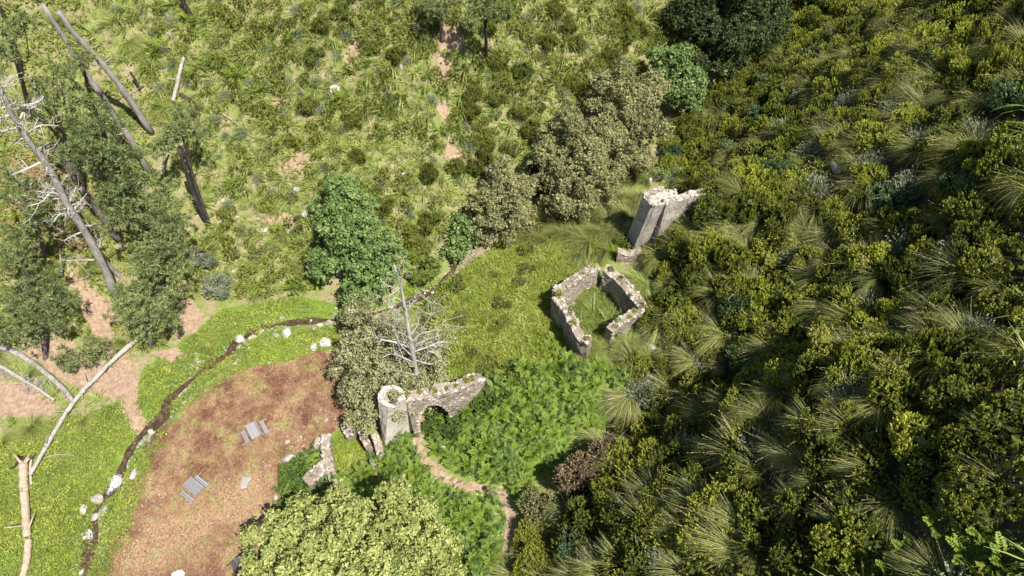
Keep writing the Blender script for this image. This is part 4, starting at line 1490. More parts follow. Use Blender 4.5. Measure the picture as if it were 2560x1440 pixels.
HEATHER = [bush_proto(500 + i) for i in range(6)]
HEATHER_LOW = [bush_proto(520 + i, 78, 4, 0.24, (0.22, 0.10), 24) for i in range(4)]
TUSSOCK = [tussock_proto(540 + i, bias=(3.0, 2.2, 2.6, 1.8, 3.4, 2.0)[i]) for i in range(6)]
TUSSOCK_LOW = [tussock_proto(560 + i, 56, 3, 0.052, 0.7) for i in range(5)]
SPRAY = [spray_proto(580 + i) for i in range(4)]
SPRAY_LOW = [spray_proto(590 + i, 80, (0.35, 0.6), 0.06) for i in range(3)]
STALK = [stalk_proto(600 + i) for i in range(5)]
FROND = [frond_arrays(610 + i, 1.0, 11, 0.5 + 0.1 * i, 0.9) for i in range(4)]


def meshes(name, protos, mat):
    return [np_mesh(name, V, F, mat, T) for V, F, T in protos]


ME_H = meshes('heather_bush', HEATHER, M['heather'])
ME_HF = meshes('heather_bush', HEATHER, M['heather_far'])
ME_T = meshes('grass_tussock', TUSSOCK, M['tussock'])
ME_TF = meshes('grass_tussock', TUSSOCK, M['tussock_far'])
ME_G = meshes('grey_shrub', SPRAY, M['grey_shrub'])
ME_ST = meshes('flower_stalk', STALK, M['stalk'])
ME_FR = meshes('frond', FROND, M['fern'])

# ---- where things grow
Z_STEEP = wpoly([(1262, 1540), (1275, 1440), (1290, 1340), (1330, 1230), (1420, 1165), (1545, 1080), (1570, 930), (1640, 800), (1625, 700), (1650, 640), (1700, 600), (1780, 540), (1770, 475), (1690, 455), (1660, 440),
                 (1665, 330), (1760, 270), (1850, 190), (1990, 70), (2030, -60), (2200, -200), (2800, -250), (3150, 700), (3150, 1650), (1262, 1650)])
Z_SUNNY = wpoly([(-250, -200), (2000, -200), (1960, 0), (1740, 60), (1630, 120), (1610, 220), (1500, 200), (1400, 300), (1330, 400), (1200, 430), (1170, 560), (1130, 610), (1060, 640), (990, 560), (880, 640), (780, 720),
                 (640, 745), (500, 745), (470, 700), (480, 600), (540, 560), (440, 300), (300, 60), (220, -50), (-250, -60)])
Z_DRY = wpoly([(-200, 870), (60, 850), (180, 850), (330, 930), (330, 1020), (250, 1040), (100, 1120), (-200, 1140)])
NOT_ON = [Z_CLEAR, Z_HOUSE]
FERN_SPOTS = ((2330, 1330, 1.5), (2400, 1400, 1.4), (2440, 1345, 1.2), (2250, 1390, 1.1), (2130, 1410, 1.2), (2080, 1255, 1.1), (2140, 1250, 1.3), (2360, 1300, 1.0), (2490, 1420, 1.4), (2210, 1440, 1.2), (1990, 1430, 1.1), (2290, 1275, 1.0))
CLEAR_SPOTS = [(P(x, y), s * 0.9) for x, y, s in FERN_SPOTS] + [(P(x, y), k) for x, y, k in ((1455, 1185, 4.2), (1355, 1285, 2.6), (1590, 640, 2.5), (2240, 100, 1.2), (1625, 870, 1.0), (1770, 795, 1.0))]


def scatter(zone, count, rpx, overlap, seed, margin=140, weight=None):
    """points in a zone, spaced by the size the plants have there; rpx(px,py) gives that size as seen in the photo (converted to metres)"""
    r = np.random.default_rng(seed)
    z = np.array(zone)
    lo, hi = z.min(0), z.max(0)
    n = count * 14
    X = r.uniform(lo[0], hi[0], n)
    Y = r.uniform(lo[1], hi[1], n)
    ok = in_zone(X, Y, zone)
    X, Y = X[ok], Y[ok]
    Z = height(X, Y)
    px, py, dep = project(np.stack([X, Y, Z], -1))
    ok = (px > -margin) & (px < 2560 + margin) & (py > -margin) & (py < 1440 + margin)
    for no in NOT_ON:
        ok &= poly_sd(X, Y, no) > 0.6
    for k, (pl, w) in PATHS.items():
        ok &= seg_dist(X, Y, pl)[0] > w + 0.5
    for pl, w in BARE:
        ok &= poly_sd(X, Y, pl) > 0.2
    for q, k in CLEAR_SPOTS:
        ok &= np.hypot(X - q[0], Y - q[1]) > k
    if weight is not None:
        ok &= r.random(len(X)) < weight(px, py)
    X, Y, Z, px, py, dep = [a[ok] for a in (X, Y, Z, px, py, dep)]
    R = np.minimum(rpx(px, py) * dep / FPX * r.uniform(0.6, 1.35, len(X)), 2.5)
    keep, cells, cs = [], {}, 3.0
    for i in range(len(X)):
        c = (int(X[i] // cs), int(Y[i] // cs))
        good = True
        for a in (-2, -1, 0, 1, 2):
            for b in (-2, -1, 0, 1, 2):
                for j in cells.get((c[0] + a, c[1] + b), ()):
                    dz = (Z[i] - Z[j]) * 0.7
                    if (X[i] - X[j]) ** 2 + (Y[i] - Y[j]) ** 2 + dz * dz < ((R[i] + R[j]) * overlap) ** 2:
                        good = False
                        break
                if not good:
                    break
            if not good:
                break
        if good:
            keep.append(i)
            cells.setdefault(c, []).append(i)
            if len(keep) >= count:
                break
    k = np.array(keep, int)
    return dict(p=np.stack([X[k], Y[k], Z[k]], -1), r=R[k], px=px[k], py=py[k], dep=dep[k], rp=R[k] / dep[k] * FPX)


def steep_r(px, py):
    a = np.clip((px - 1350) / 1000, 0, 1)
    b = np.clip((py - 200) / 1200, 0, 1)
    return 42 + 42 * a + 44 * a * b + 16 * b


def patchy(scale, seed, thr=0.0, lo=0.15):
    return lambda px, py: np.where(fbm(px / scale, py / scale, seed, 2) > thr, 1.0, lo)


def where_on(px, py):
    """a phrase for where on the slopes a plant stands"""
    marks = [((1640, 550), 190, 'beside the tall broken ruin'), ((1490, 780), 230, 'beside the roofless house'), ((1440, 1160), 150, 'around the brown bush'), ((1290, 1380), 130, 'above the footpath end'),
             ((1850, 120), 200, 'beside the dark ravine trees'), ((1215, 120), 150, 'around the lone slope pine'), ((837, 222), 130, 'around the pinkish outcrop'), ((450, 200), 130, 'around the white snag'),
             ((1450, 370), 210, 'beside the grey-leaved oaks'), ((900, 600), 190, 'above the bright green stream tree'), ((1100, 300), 110, 'along the bare strip of soil')]
    for (x, y), d, t in marks:
        if math.hypot(px - x, py - y) < d:
            return t
    if px > 1250 and (py > 430 or px > 1700):
        if px > 2380:
            return 'along the outer edge of the steep slope, ' + ('near its top' if py < 480 else 'halfway down' if py < 960 else 'near the lower corner')
        if px < 1650 + 0.1 * py and py > 850:
            return 'in the dark foot of the steep slope'
        return 'in the middle of the steep slope, ' + ('high up' if py < 400 else 'above the roofless house level' if py < 760 else 'below the roofless house level' if py < 1120 else 'close to the lower edge')
    if px < 1250:
        return 'on the open sunny slope ' + ('close to the pine grove' if px < 620 else 'between the snag and the outcrop' if py < 420 and px < 860 else 'low down above the stream' if py > 420 else 'below the lone slope pine')
    return 'on the sunny slope beyond the bare strip of soil'


def place(kind_name, items, mesh_of, limit, stuff_name, stuff_protos, stuff_mat, labels, cat, up_k=0.45, squash=(0.85, 1.1), bias=None, seed=0, stuff_label=None, extra=None):
    """the LIMIT largest as objects of their own, the rest joined as stuff"""
    r = np.random.default_rng(seed)
    P_, R_ = np.concatenate([d['p'] for d in items]), np.concatenate([d['r'] for d in items])
    PX, PY, RP = (np.concatenate([d[k] for d in items]) for k in ('px', 'py', 'rp'))
    src = np.concatenate([np.full(len(d['p']), i) for i, d in enumerate(items)])
    seen = (PX > -20) & (PX < 2580) & (PY > -20) & (PY < 1460)
    order = np.argsort(-(RP + 1000 * seen))
    n = len(P_)
    rz = r.uniform(0, 2 * np.pi, n)
    if bias is not None:
        rz = np.where(np.array([b is not None for b in bias])[src], np.array([b or 0 for b in bias])[src] + r.normal(size=n) * 0.55, rz)
    up = slope_up(P_[:, 0], P_[:, 1], up_k)
    sq = r.uniform(squash[0], squash[1], n)
    ind = order[:limit]
    ind = ind[seen[ind]]
    made = []
    for i in ind:
        me = mesh_of[src[i]]
        o = bpy.data.objects.new(kind_name, me[int(r.integers(len(me)))])
        COL.objects.link(o)
        o.matrix_world = Matrix.LocRotScale(Vector(P_[i] - up[i] * 0.04), Matrix(rot_from_up(up[i:i + 1], rz[i:i + 1])[0].tolist()).to_3x3(), Vector((R_[i] * r.uniform(0.85, 1.2), R_[i] * r.uniform(0.85, 1.2), R_[i] * sq[i])))
        ph = where_on(PX[i], PY[i])
        size = 'large' if RP[i] > (75 if src[i] == 0 else 34) else 'medium' if RP[i] > (48 if src[i] == 0 else 24) else 'small'
        lab = labels[src[i]].format(size=size, where=ph or ('on the steep shaded slope' if src[i] == 0 else 'on the open sunny slope'))
        tag(o, lab, cat, lab.replace(size + ' ', size + ' ', 1))
        made.append((o, RP[i], src[i], rz[i]))
    rest = np.setdiff1d(np.arange(n), ind)
    if len(rest) and stuff_protos:
        g = replicate(stuff_protos, P_[rest], np.column_stack([R_[rest], R_[rest], R_[rest] * sq[rest]]), rz[rest], up[rest], r)
        tag(link(stuff_name, g.mesh(stuff_name, stuff_mat)), stuff_label, None, None, 'stuff')
    return made


sunny_r = lambda px, py: 25 + 0 * px
# heather
heather_steep = scatter(Z_STEEP, 480, lambda px, py: steep_r(px, py) * (0.84 + 0.6 * fbm(px / 230, py / 230, 63, 2)), 0.54, 1, 480, patchy(260, 61, -0.22, 0.25))
heather_sunny = scatter(Z_SUNNY, 850, lambda px, py: 18.5 + 5 * np.clip((px - 500) / 500, -1, 1), 0.50, 2, 120,
                        lambda px, py: np.clip(0.25 + 0.75 * sstep(350, 900, px) + 0.35 * sstep(1150, 1500, px), 0, 1) * patchy(170, 64, -0.08, 0.25)(px, py))
place('heather_bush', [heather_steep, heather_sunny], [ME_H, ME_HF], 300, 'heather_undergrowth', HEATHER_LOW, M['heather_far'],
      ['{size} olive-green heather bush {where}', '{size} dark heather bush {where}'], 'bush', 0.35, (1.0, 1.55), seed=71, stuff_label='smaller heather bushes scattered over the sunny slope')
# tussocks
tus_steep = scatter(Z_STEEP, 400, lambda px, py: steep_r(px, py) * (0.70 + 0.35 * fbm(px / 200, py / 200, 66, 2)), 0.40, 3, 220, lambda px, py: np.where(fbm(px / 260, py / 260, 61, 2) > 0.08, 0.25, 1.0))
tus_sunny = scatter(Z_SUNNY, 1000, lambda px, py: 22 + 0 * px, 0.46, 4, 120)
tus_dry = scatter(Z_DRY, 26, lambda px, py: 26 + 0 * px, 0.75, 5, 60)
tus_grove = scatter(Z_GROVE, 150, lambda px, py: 26 + 0 * px, 0.55, 6, 60)
tus_house = dict(p=P(np.array([1430, 1462, 1500, 1530, 1480, 1450, 1520, 1550.]), np.array([735, 725, 700, 745, 790, 815, 815, 780.])))
q = project(tus_house['p'])
tus_house.update(px=q[0], py=q[1], dep=q[2], r=np.array([30, 34, 28, 26, 36, 30, 30, 24]) * q[2] / FPX, rp=np.array([30, 34, 28, 26, 36, 30, 30, 24.]))
big_t = place('grass_tussock', [tus_steep, tus_sunny, tus_dry, tus_grove, tus_house], [ME_T, ME_TF, ME_TF, ME_TF, ME_TF], 300, 'tussock_grass', TUSSOCK_LOW, M['tussock_far'],
              ['{size} arching grass tussock {where}', '{size} pale grass tussock {where}', '{size} drooping grass tussock in the dry sandy patch by the fallen logs', '{size} grass tussock under the pines',
               '{size} tall pale grass tussock inside the roofless house'], 'grass tussock', 0.6, (0.75, 1.05), bias=[math.pi * 0.96, -1.9, None, None, None], seed=72, stuff_label='tussock grass covering the sunny slope')
rs = np.random.default_rng(73)
for o, rp, src, rz in big_t:
    if src != 0 or rp < 40:
        continue
    for k in range(int(rs.integers(5, 10))):
        c = link('flower_stalk', ME_ST[int(rs.integers(5))], o)
        c.rotation_euler = (0, 0, rs.normal() * 0.55)
        s = rs.uniform(0.8, 1.15)
        c.scale = (s, s, s)
        c.location = (rs.normal() * 0.14, rs.normal() * 0.14, 0)
# blue-green junipers
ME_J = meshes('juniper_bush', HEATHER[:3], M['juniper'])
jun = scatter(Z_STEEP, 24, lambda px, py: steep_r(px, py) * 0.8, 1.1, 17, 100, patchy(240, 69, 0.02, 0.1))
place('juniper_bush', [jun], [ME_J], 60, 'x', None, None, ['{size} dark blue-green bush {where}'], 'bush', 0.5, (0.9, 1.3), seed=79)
# grey shrubs
Z_GAP = wpoly([(1340, 560), (1480, 520), (1560, 470), (1640, 420), (1670, 440), (1610, 480), (1575, 560), (1555, 620), (1500, 655), (1440, 640), (1350, 610)])
Z_SIDE = wpoly([(1610, 690), (1660, 660), (1690, 800), (1620, 900), (1500, 930), (1500, 890), (1535, 850), (1620, 785)])
tus_gap = scatter(Z_GAP, 60, lambda px, py: 42 + 0 * px, 0.42, 15, 0)
tus_side = scatter(Z_SIDE, 24, lambda px, py: 40 + 0 * px, 0.45, 16, 0)
place('tall_tussock', [tus_gap, tus_side], [ME_T, ME_TF], 90, 'x', None, None, ['{size} tall feathery grass tussock between the grey-leaved oaks and the ruins', '{size} tall grass tussock on the slope side of the roofless house'], 'grass tussock', 0.3, (0.95, 1.3), bias=[-2.6, 3.0], seed=78)
grey_steep = scatter(Z_STEEP, 80, lambda px, py: steep_r(px, py) * 0.85, 0.9, 7, 160, patchy(240, 67, 0.0, 0.2))
grey_sunny = scatter(Z_SUNNY, 170, lambda px, py: 19 + 0 * px, 0.9, 8, 60, patchy(200, 68, 0.0, 0.35))
place('grey_shrub', [grey_steep, grey_sunny], [ME_G, ME_G], 240, 'grey_undergrowth', SPRAY_LOW, M['grey_shrub'], ['{size} grey-green feathery shrub {where}', '{size} grey twiggy shrub {where}'], 'shrub', 0.4, (1.1, 1.5), seed=74)


# ferns: a rosette of fronds, each frond a part
def fern(p, size, label, group, n=7, seed=0, root=None):
    r = np.random.default_rng(seed)
    root = empty('fern', np.asarray(p) + np.array([0, 0, 0.5 if 'steep' in group else 0.1]), label, 'fern', group)
    for k in range(n):
        c = link('frond', ME_FR[int(r.integers(4))], root)
        c.rotation_euler = (0, r.uniform(-0.25, 0.2), k * 2 * math.pi / n + r.uniform(-.3, .3))
        s = size * r.uniform(0.8, 1.15)
        c.scale = (s, s, s)
    return root


FERN_A = fern(P(2330, 1330), 2.1, 'bright green ferns in dark gaps near the lower edge of the steep slope', 'ferns on the steep slope', 8, 1)
FERN_B = fern(P(600, 190), 1.9, 'bright fern clump on the sunny slope', 'ferns on the sunny slope', 7, 2)
fr = np.random.default_rng(75)
for x, y, s in FERN_SPOTS[1:]:
    o = dup(FERN_A, P(x, y) + np.array([0, 0, 0.5]), (0, 0, fr.uniform(0, 6)), s / 1.5)
fs = scatter(Z_SUNNY, 60, lambda px, py: 22 + 0 * px, 0.8, 9, 0, lambda px, py: np.clip(1.3 - px / 700, 0.02, 1))
for p_ in fs['p']:
    dup(FERN_B, p_, (0, 0, fr.uniform(0, 6)), fr.uniform(0.7, 1.2))
FERN_C = fern(P(1250, 1050) + np.array([0, 0, 1.0]), 1.5, 'bracken plant standing out of the bright bed beside the footpath', 'bracken plants round the footpath', 8, 3)
for z_, n_ in ((Z_FERN[0], 46), (Z_FERN[1], 26)):
    fb = scatter(z_, n_, lambda px, py: 17 + 0 * px, 0.8, 19, 0)
    for p_ in fb['p']:
        dup(FERN_C, p_ + np.array([0, 0, fr.uniform(0.5, 1.5)]), (fr.uniform(-.2, .2), fr.uniform(-.2, .2), fr.uniform(0, 6)), fr.uniform(0.6, 1.0))
for i_, (x, y, k_) in enumerate(((1385, 850, 0.8), (1370, 875, 0.9), (1400, 895, 0.9), (1425, 905, 0.8), (1360, 840, 0.6), (1445, 915, 0.8), (1395, 925, 0.8), (1350, 885, 0.6), (1540, 880, 0.7), (1600, 640, 0.5))):
    o = dup(FERN_C, P(x, y) + np.array([0, 0, 0.15]), (0, 0, i_ * 1.3), k_)
    o['label'] = 'fern crowding the foot of the roofless house wall'
    o['group'] = 'ferns at the roofless house'
# young broad-leaved sapling on the slope, and the fig behind the tall ruin
def sapling(px, py, size, label, seed, bare=0):
    p = P(px, py)
    r = np.random.default_rng(seed)
    root = empty('sapling', p, label, 'sapling')
    g = G()
    for k in range(16):
        d = unit(np.array([r.normal() * 0.6, r.normal() * 0.6, 1.0]))
        L = size * r.uniform(0.5, 1.0)
        tip = d * L
        V, F = tube(np.array([[0, 0, -0.2], tip * 0.5 + r.normal(size=3) * 0.05, tip]), np.array([0.05, 0.035, 0.015]), 5)
        link('stem', np_mesh('stem', V, F, M['dead_wood'] if k < bare else M['oak_bark']), root)
        if k >= bare:
            m = 26
            c = tip[None] + r.normal(size=(m, 3)) * size * 0.13
            V, F = leaf_quads(c, r.normal(size=(m, 3)), r.normal(size=(m, 3)) * 0.5 + np.array([0.3, -0.2, 1]), np.full(m, 0.28), np.full(m, 0.2))
            g.add(V, F, np.repeat(r.random(m), 4))
    link('foliage', g.mesh('foliage', M['fig']), root)


sapling(2240, 100, 2.6, 'pale green broad-leaved sapling among heather at the top of the steep slope', 1)
sapling(1650, 452, 2.6, 'fig sapling with bare white branches behind the tall ruin', 2, 6)


# brown dying bush and its neighbours
def single_bush(name, px, py, rpx, mat, label, seed, n=520, squash=1.0, cat='bush', per=12, lw=(0.085, 0.03)):
    p = P(px, py)
    r = rpx * project(p)[2] / FPX
    V, F, T = bush_proto(seed, n, per, 0.2, lw, 200, 0.85, 0.6, 10)
    o = link(name, np_mesh(name, V, F, mat, T))
    o.location = [float(a) for a in p]
    o.scale = (r, r, r * squash)
    return tag(o, label, cat)


single_bush('brown_bush', 1455, 1195, 84, M['brown_bush'], 'large brown drying bush at the edge of the bracken', 1, 800, 1.5)
single_bush('brown_bush', 1355, 1285, 62, M['oak_grey'], 'buff-green drying bush between the brown bush and the footpath', 2, 700, 1.3)
single_bush('green_bush', 748, 1200, 52, M['bracken'], 'dense dark green bush beside the low foundation walls', 3, 700)
single_bush('green_bush', 1560, 610, 30, M['heather'], 'yellow-green bush at the foot of the tall ruin', 5, 260)
single_bush('green_bush', 1300, 935, 36, M['heather_far'], 'dark round bush at the end of the arch wall', 6, 300)
for i, (x, y, r_, k) in enumerate(((1105, 1030, 36, 0), (1150, 1025, 40, 0), (1195, 1000, 42, 0), (1240, 985, 40, 0), (1085, 1075, 30, 0), (1130, 1075, 34, 0), (1095, 985, 30, 1), (1050, 1005, 22, 1), (1215, 950, 30, 1), (1160, 975, 20, 0))):
    o = single_bush('bracken_mound', x, y, r_, M['bracken'] if k == 0 else M['heather_far'], ('dense bright green mound of bracken in front of the stone arch wall' if k == 0 else 'dark green bush in the shade behind the stone arch wall'),
                    60 + i, 420, 1.0, per=10, lw=(0.13, 0.06))
    o['group'] = o['label']
for i, (x, y, r_) in enumerate(((1668, 612, 34), (1700, 575, 36), (1735, 545, 36), (1655, 650, 34), (1765, 510, 30), (1615, 640, 26), (1700, 530, 28), (1668, 570, 24), (1735, 505, 26))):
    o = single_bush('heather_bush', x, y, r_, M['heather'], 'olive heather bush pressed against the sunny face of the tall broken ruin', 80 + i, 420, 1.1, per=10, lw=(0.08, 0.03))
    o['group'] = 'heather bushes against the tall ruin'
for i, (x, y, r_) in enumerate(((1322, 1345, 46), (1326, 1425, 54), (1304, 1490, 52), (1350, 1390, 50))):  # tall bushes added to throw shade on the lower path
    o = single_bush('heather_bush', x, y, r_, M['heather'], 'tall olive heather bush added to shade the lower end of the footpath', 95 + i, 520, 1.5, per=11, lw=(0.07, 0.028))
    o['group'] = 'added heather bushes shading the footpath'
single_bush('green_bush', 540, 730, 50, M['grey_shrub'], 'blue-grey shrub above the bright stream herbs', 7, 420)
single_bush('green_bush', 510, 650, 42, M['grey_shrub'], 'grey twiggy shrub beside the lowest pines', 8, 380)
single_bush('green_bush', 1060, 690, 46, M['meadow'], 'bright leafy bush by the stream behind the dead white tree', 9, 380)
single_bush('green_bush', 1045, 640, 40, M['plateau'], 'yellow-green leafy bush above the stream behind the dead white tree', 10, 380)
for i, (x, y, r_) in enumerate(((1180, 870, 34), (1235, 830, 28), (1160, 790, 30), (1290, 720, 30), (1140, 700, 26), (1330, 690, 28), (1195, 910, 24), (1260, 775, 24), (1225, 900, 30), (1310, 640, 30), (1250, 680, 26))):
    o = single_bush('meadow_bush', x + 14 * math.sin(i * 2.3), y + 12 * math.cos(i * 3.1), r_ * (0.7 + 0.5 * ((i * 37) % 10) / 10), M['scrub'], 'low olive bush in the yellow-green terrace meadow', 20 + i, 240, 0.9, per=10, lw=(0.13, 0.05))
    o['group'] = 'low bushes in the terrace meadow'


# ------------------------------------------------------------------ ground cover (nobody could count it)
def cover(name, zones, density, mat, mode, size, seed, label=None, up_k=0.2, avoid=True, maxn=60000, noise_thr=None, margin=60):
    r = np.random.default_rng(seed)
    PP = []
    for z in zones:
        z_ = np.array(z)
        lo, hi = z_.min(0), z_.max(0)
        n = int((hi[0] - lo[0]) * (hi[1] - lo[1]) * density)
        X, Y = r.uniform(lo[0], hi[0], n), r.uniform(lo[1], hi[1], n)
        ok = poly_sd(X, Y, z) < r.normal(size=n) * 0.35 + 2.2 * fbm(X * 0.3, Y * 0.3, 79, 3)
        X, Y = X[ok], Y[ok]
        ok = np.ones(len(X), bool)
        if avoid:
            for pl, w in PATHS.values():
                ok &= seg_dist(X, Y, pl)[0] > w * r.uniform(0.5, 1.3, len(X)) + 0.35 * fbm(X * 0.6, Y * 0.6, 78, 2)
            for pl, w in BARE:
                ok &= poly_sd(X, Y, pl) > r.normal(size=len(X)) * 0.3
            ok &= seg_dist(X, Y, STREAM)[0] > r.uniform(0.2, 0.6, len(X)) + 1.5 * fbm(X * 0.35, Y * 0.35, 77, 3)
        if noise_thr is not None:
            ok &= fbm(X * noise_thr[0], Y * noise_thr[0], noise_thr[1], 3) > noise_thr[2] + r.normal(size=len(X)) * 0.08
        X, Y = X[ok], Y[ok]
        Z = height(X, Y)
        px, py, _ = project(np.stack([X, Y, Z], -1))
        k = (px > -margin) & (px < 2560 + margin) & (py > -margin) & (py < 1440 + margin)
        PP.append(np.stack([X, Y, Z], -1)[k])
    p = np.concatenate(PP)
    if len(p) > maxn:
        p = p[r.permutation(len(p))[:maxn]]
    n = len(p)
    patch = 0.5 + 0.9 * fbm(p[:, 0] * 0.45, p[:, 1] * 0.45, seed, 3)
    g = G()
    if mode == 'herb':
        k = 4
        c = np.repeat(p, k, 0) + r.normal(size=(n * k, 3)) * np.array([size * .6, size * .6, 0])
        c[:, 2] += size * (0.25 + 0.6 * r.random(n * k)) * (0.7 + 0.7 * np.repeat(patch, k))
        V, F = leaf_quads(c, r.normal(size=(n * k, 3)) * np.array([1, 1, 0.45]), r.normal(size=(n * k, 3)) * 0.45 + np.array([0, 0, 1.0]), size * r.uniform(0.6, 1.2, n * k), size * r.uniform(0.35, 0.6, n * k))
        g.add(V, F, np.repeat(0.15 + 0.45 * np.repeat(patch, k) + 0.3 * r.random(n * k), 4))
    elif mode == 'tuft':
        k = 9
        az = r.uniform(0, 2 * np.pi, n * k)
        V, F, t = blades(np.repeat(p, k, 0) + r.normal(size=(n * k, 3)) * np.array([size * .12, size * .12, 0]), az, 0.1 + 0.8 * r.random(n * k), size * r.uniform(0.6, 1.3, n * k), size * 0.06 * r.uniform(0.7, 1.3, n * k),
                         0.4 + 0.9 * r.random(n * k), 2)
        g.add(V, F, np.repeat(0.1 + 0.5 * np.repeat(patch, k) + 0.35 * r.random(n * k), 6))
    elif mode == 'litter':
        d = r.normal(size=(n, 3)) * np.array([1, 1, 0.12])
        V, F = leaf_quads(p + np.array([0, 0, 0.03]), d, r.normal(size=(n, 3)) * 0.25 + np.array([0, 0, 1.0]), size * r.uniform(0.5, 1.5, n), size * 0.14 * r.uniform(0.6, 1.6, n))
        g.add(V, F, np.repeat(np.clip(0.35 * patch + 0.65 * r.random(n), 0, 1), 4))
    elif mode == 'frond':
        fp = [frond_arrays(900 + i, 1.0, 7, 0.75 + 0.15 * i, 0.9, 0.125) for i in range(4)]
        sc = size * r.uniform(0.7, 1.3, n) * (0.75 + 0.5 * patch)
        cl = np.clip(0.45 + 2.6 * fbm(p[:, 0] * 0.62, p[:, 1] * 0.5, seed + 5, 3), 0, 1.4)
        patch = 0.35 * patch + 0.5 * cl
        p = p + np.array([0, 0, 1.0]) * (2.4 * size * cl * r.uniform(0.45, 1.0, n))[:, None]
        g = replicate(fp, p, sc, r.uniform(0, 2 * np.pi, n), slope_up(p[:, 0], p[:, 1], up_k), r, 0.8)
    elif mode == 'pebble':
        m = n
        V8 = np.array([[1, 0, 0], [0, 1, 0], [-1, 0, 0], [0, -1, 0], [0, 0, .7], [0, 0, -.7]], float)
        F8 = np.array([[0, 1, 4, 4], [1, 2, 4, 4], [2, 3, 4, 4], [3, 0, 4, 4]])[:, :3]
        sc = size * r.uniform(0.4, 1.4, m)
        a = r.uniform(0, 6.3, m)
        R = rot_from_up(unit(r.normal(size=(m, 3)) * 0.3 + np.array([0, 0, 1.0])), a)
        VV = np.einsum('nij,nvj->nvi', R, V8[None] * (sc[:, None, None] * r.uniform(0.6, 1.3, (m, 6, 1)))) + p[:, None]
        FF = F8[None] + (np.arange(m) * 6)[:, None, None]
        g.V, g.F, g.T, g.n = [VV.reshape(-1, 3)], [FF.reshape(-1, 3)], [np.repeat(r.random(m), 6)], m * 6
    return tag(link(name, g.mesh(name, mat)), label, None, None, 'stuff')


cover('meadow_herbs', Z_MEADOW, 24, M['meadow'], 'herb', 0.28, 101, 'bright green herbs along the stream', noise_thr=(0.4, 41, -0.24))
cover('meadow_grass', Z_MEADOW, 2.5, M['plateau'], 'tuft', 0.6, 102, 'grass among the stream herbs', noise_thr=(0.3, 53, -0.15))
cover('meadow_scrub', Z_MEADOW, 7, M['plateau'], 'herb', 0.36, 120, 'paler herbs among the stream herbs', noise_thr=(0.22, 54, -0.08))
cover('meadow_weeds', Z_MEADOW, 4, M['heather_far'], 'herb', 0.34, 121, 'olive weeds among the stream herbs', noise_thr=(0.35, 55, 0.18))
cover('terrace_scrub', [Z_PLATEAU], 5, M['scrub'], 'herb', 0.42, 123, 'darker scrub patches on the terrace meadow', noise_thr=(0.28, 57, 0.05))
cover('terrace_weeds', [Z_PLATEAU], 6, M['meadow'], 'herb', 0.46, 126, 'bright leafy weeds on the terrace meadow', noise_thr=(0.22, 60, 0.0))
cover('terrace_tall_grass', [Z_PLATEAU], 3.5, M['plateau'], 'tuft', 1.1, 124, 'tall grass patches on the terrace meadow', noise_thr=(0.3, 58, -0.05))
cover('terrace_grass', [Z_PLATEAU, Z_RUIN], 10, M['plateau'], 'tuft', 0.6, 103, 'yellow-green grass on the terrace meadow')
cover('terrace_herbs', [Z_PLATEAU, Z_RUIN], 16, M['plateau'], 'herb', 0.28, 104, 'low yellow-green herbs on the terrace meadow')
cover('house_grass', [Z_HOUSE], 16, M['tussock_far'], 'tuft', 1.0, 105, 'pale grass on the floor of the roofless house')
cover('bracken', Z_FERN, 9.5, M['bracken'], 'frond', 0.76, 106, 'bed of bracken round the footpath')
cover('hillside_grass', [Z_SUNNY], 2.4, M['tussock_far'], 'tuft', 0.95, 107, 'thin grass covering the sunny slope', 0.4, maxn=10000)
cover('hillside_herbs', [Z_SUNNY], 2.6, M['heather_far'], 'herb', 0.42, 113, 'low scrub covering the sunny slope', 0.4, maxn=9000, noise_thr=(0.25, 47, -0.05))
cover('steep_undergrowth', [Z_STEEP], 1.8, M['heather'], 'tuft', 0.9, 108, 'undergrowth between the bushes of the steep slope', 0.4, maxn=3000)
cover('steep_herbs', [Z_STEEP], 3.0, M['heather_far'], 'herb', 0.42, 119, 'low scrub between the bushes of the steep slope', 0.4, maxn=5000, noise_thr=(0.3, 52, -0.05))
cover('grove_undergrowth', [Z_GROVE], 3.4, M['heather_far'], 'tuft', 0.8, 109, 'undergrowth beneath the pines', 0.3, maxn=7000, noise_thr=(0.22, 44, -0.15))
cover('grove_herbs', [Z_GROVE], 4, M['heather_far'], 'herb', 0.45, 122, 'low scrub beneath the pines', 0.3, maxn=9000, noise_thr=(0.25, 56, -0.05))
cover('dry_grass', [Z_DRY], 3.0, M['tussock_far'], 'tuft', 0.45, 110, 'sparse dry grass by the fallen logs', noise_thr=(0.3, 45, 0.05))
cover('leaf_litter', [Z_CLEAR], 34, M['straw'], 'litter', 0.30, 111, 'rust-brown bracken litter over the clearing', avoid=False)
cover('clearing_grass', [Z_CLEAR], 9, M['plateau'], 'tuft', 0.22, 112, 'thin green grass in the clearing', noise_thr=(0.3, 46, 0.12))
cover('path_gravel', [wpoly([(1020, 1020), (1070, 1020), (1090, 1150), (1270, 1210), (1300, 1440), (1230, 1440), (1240, 1250), (1130, 1240), (1040, 1170)])], 5, M['rock'], 'pebble', 0.07, 114, 'gravel on the footpath', avoid=False)
cover('clearing_gravel', [Z_CLEAR], 1.6, M['rock'], 'pebble', 0.08, 115, 'scattered pebbles on the clearing', avoid=False, noise_thr=(0.16, 49, 0.16))
cover('slope_rubble', [Z_SUNNY], 0.35, M['rock'], 'pebble', 0.28, 116, 'loose stones on the sunny slope', noise_thr=(0.12, 50, 0.1))
for pl, nm in ((BARE[2][0], 'dry'),):
    cover('bank_gravel', [pl], 1.2, M['rock'], 'pebble', 0.12, 117, 'loose stones on the sandy patch', avoid=False)
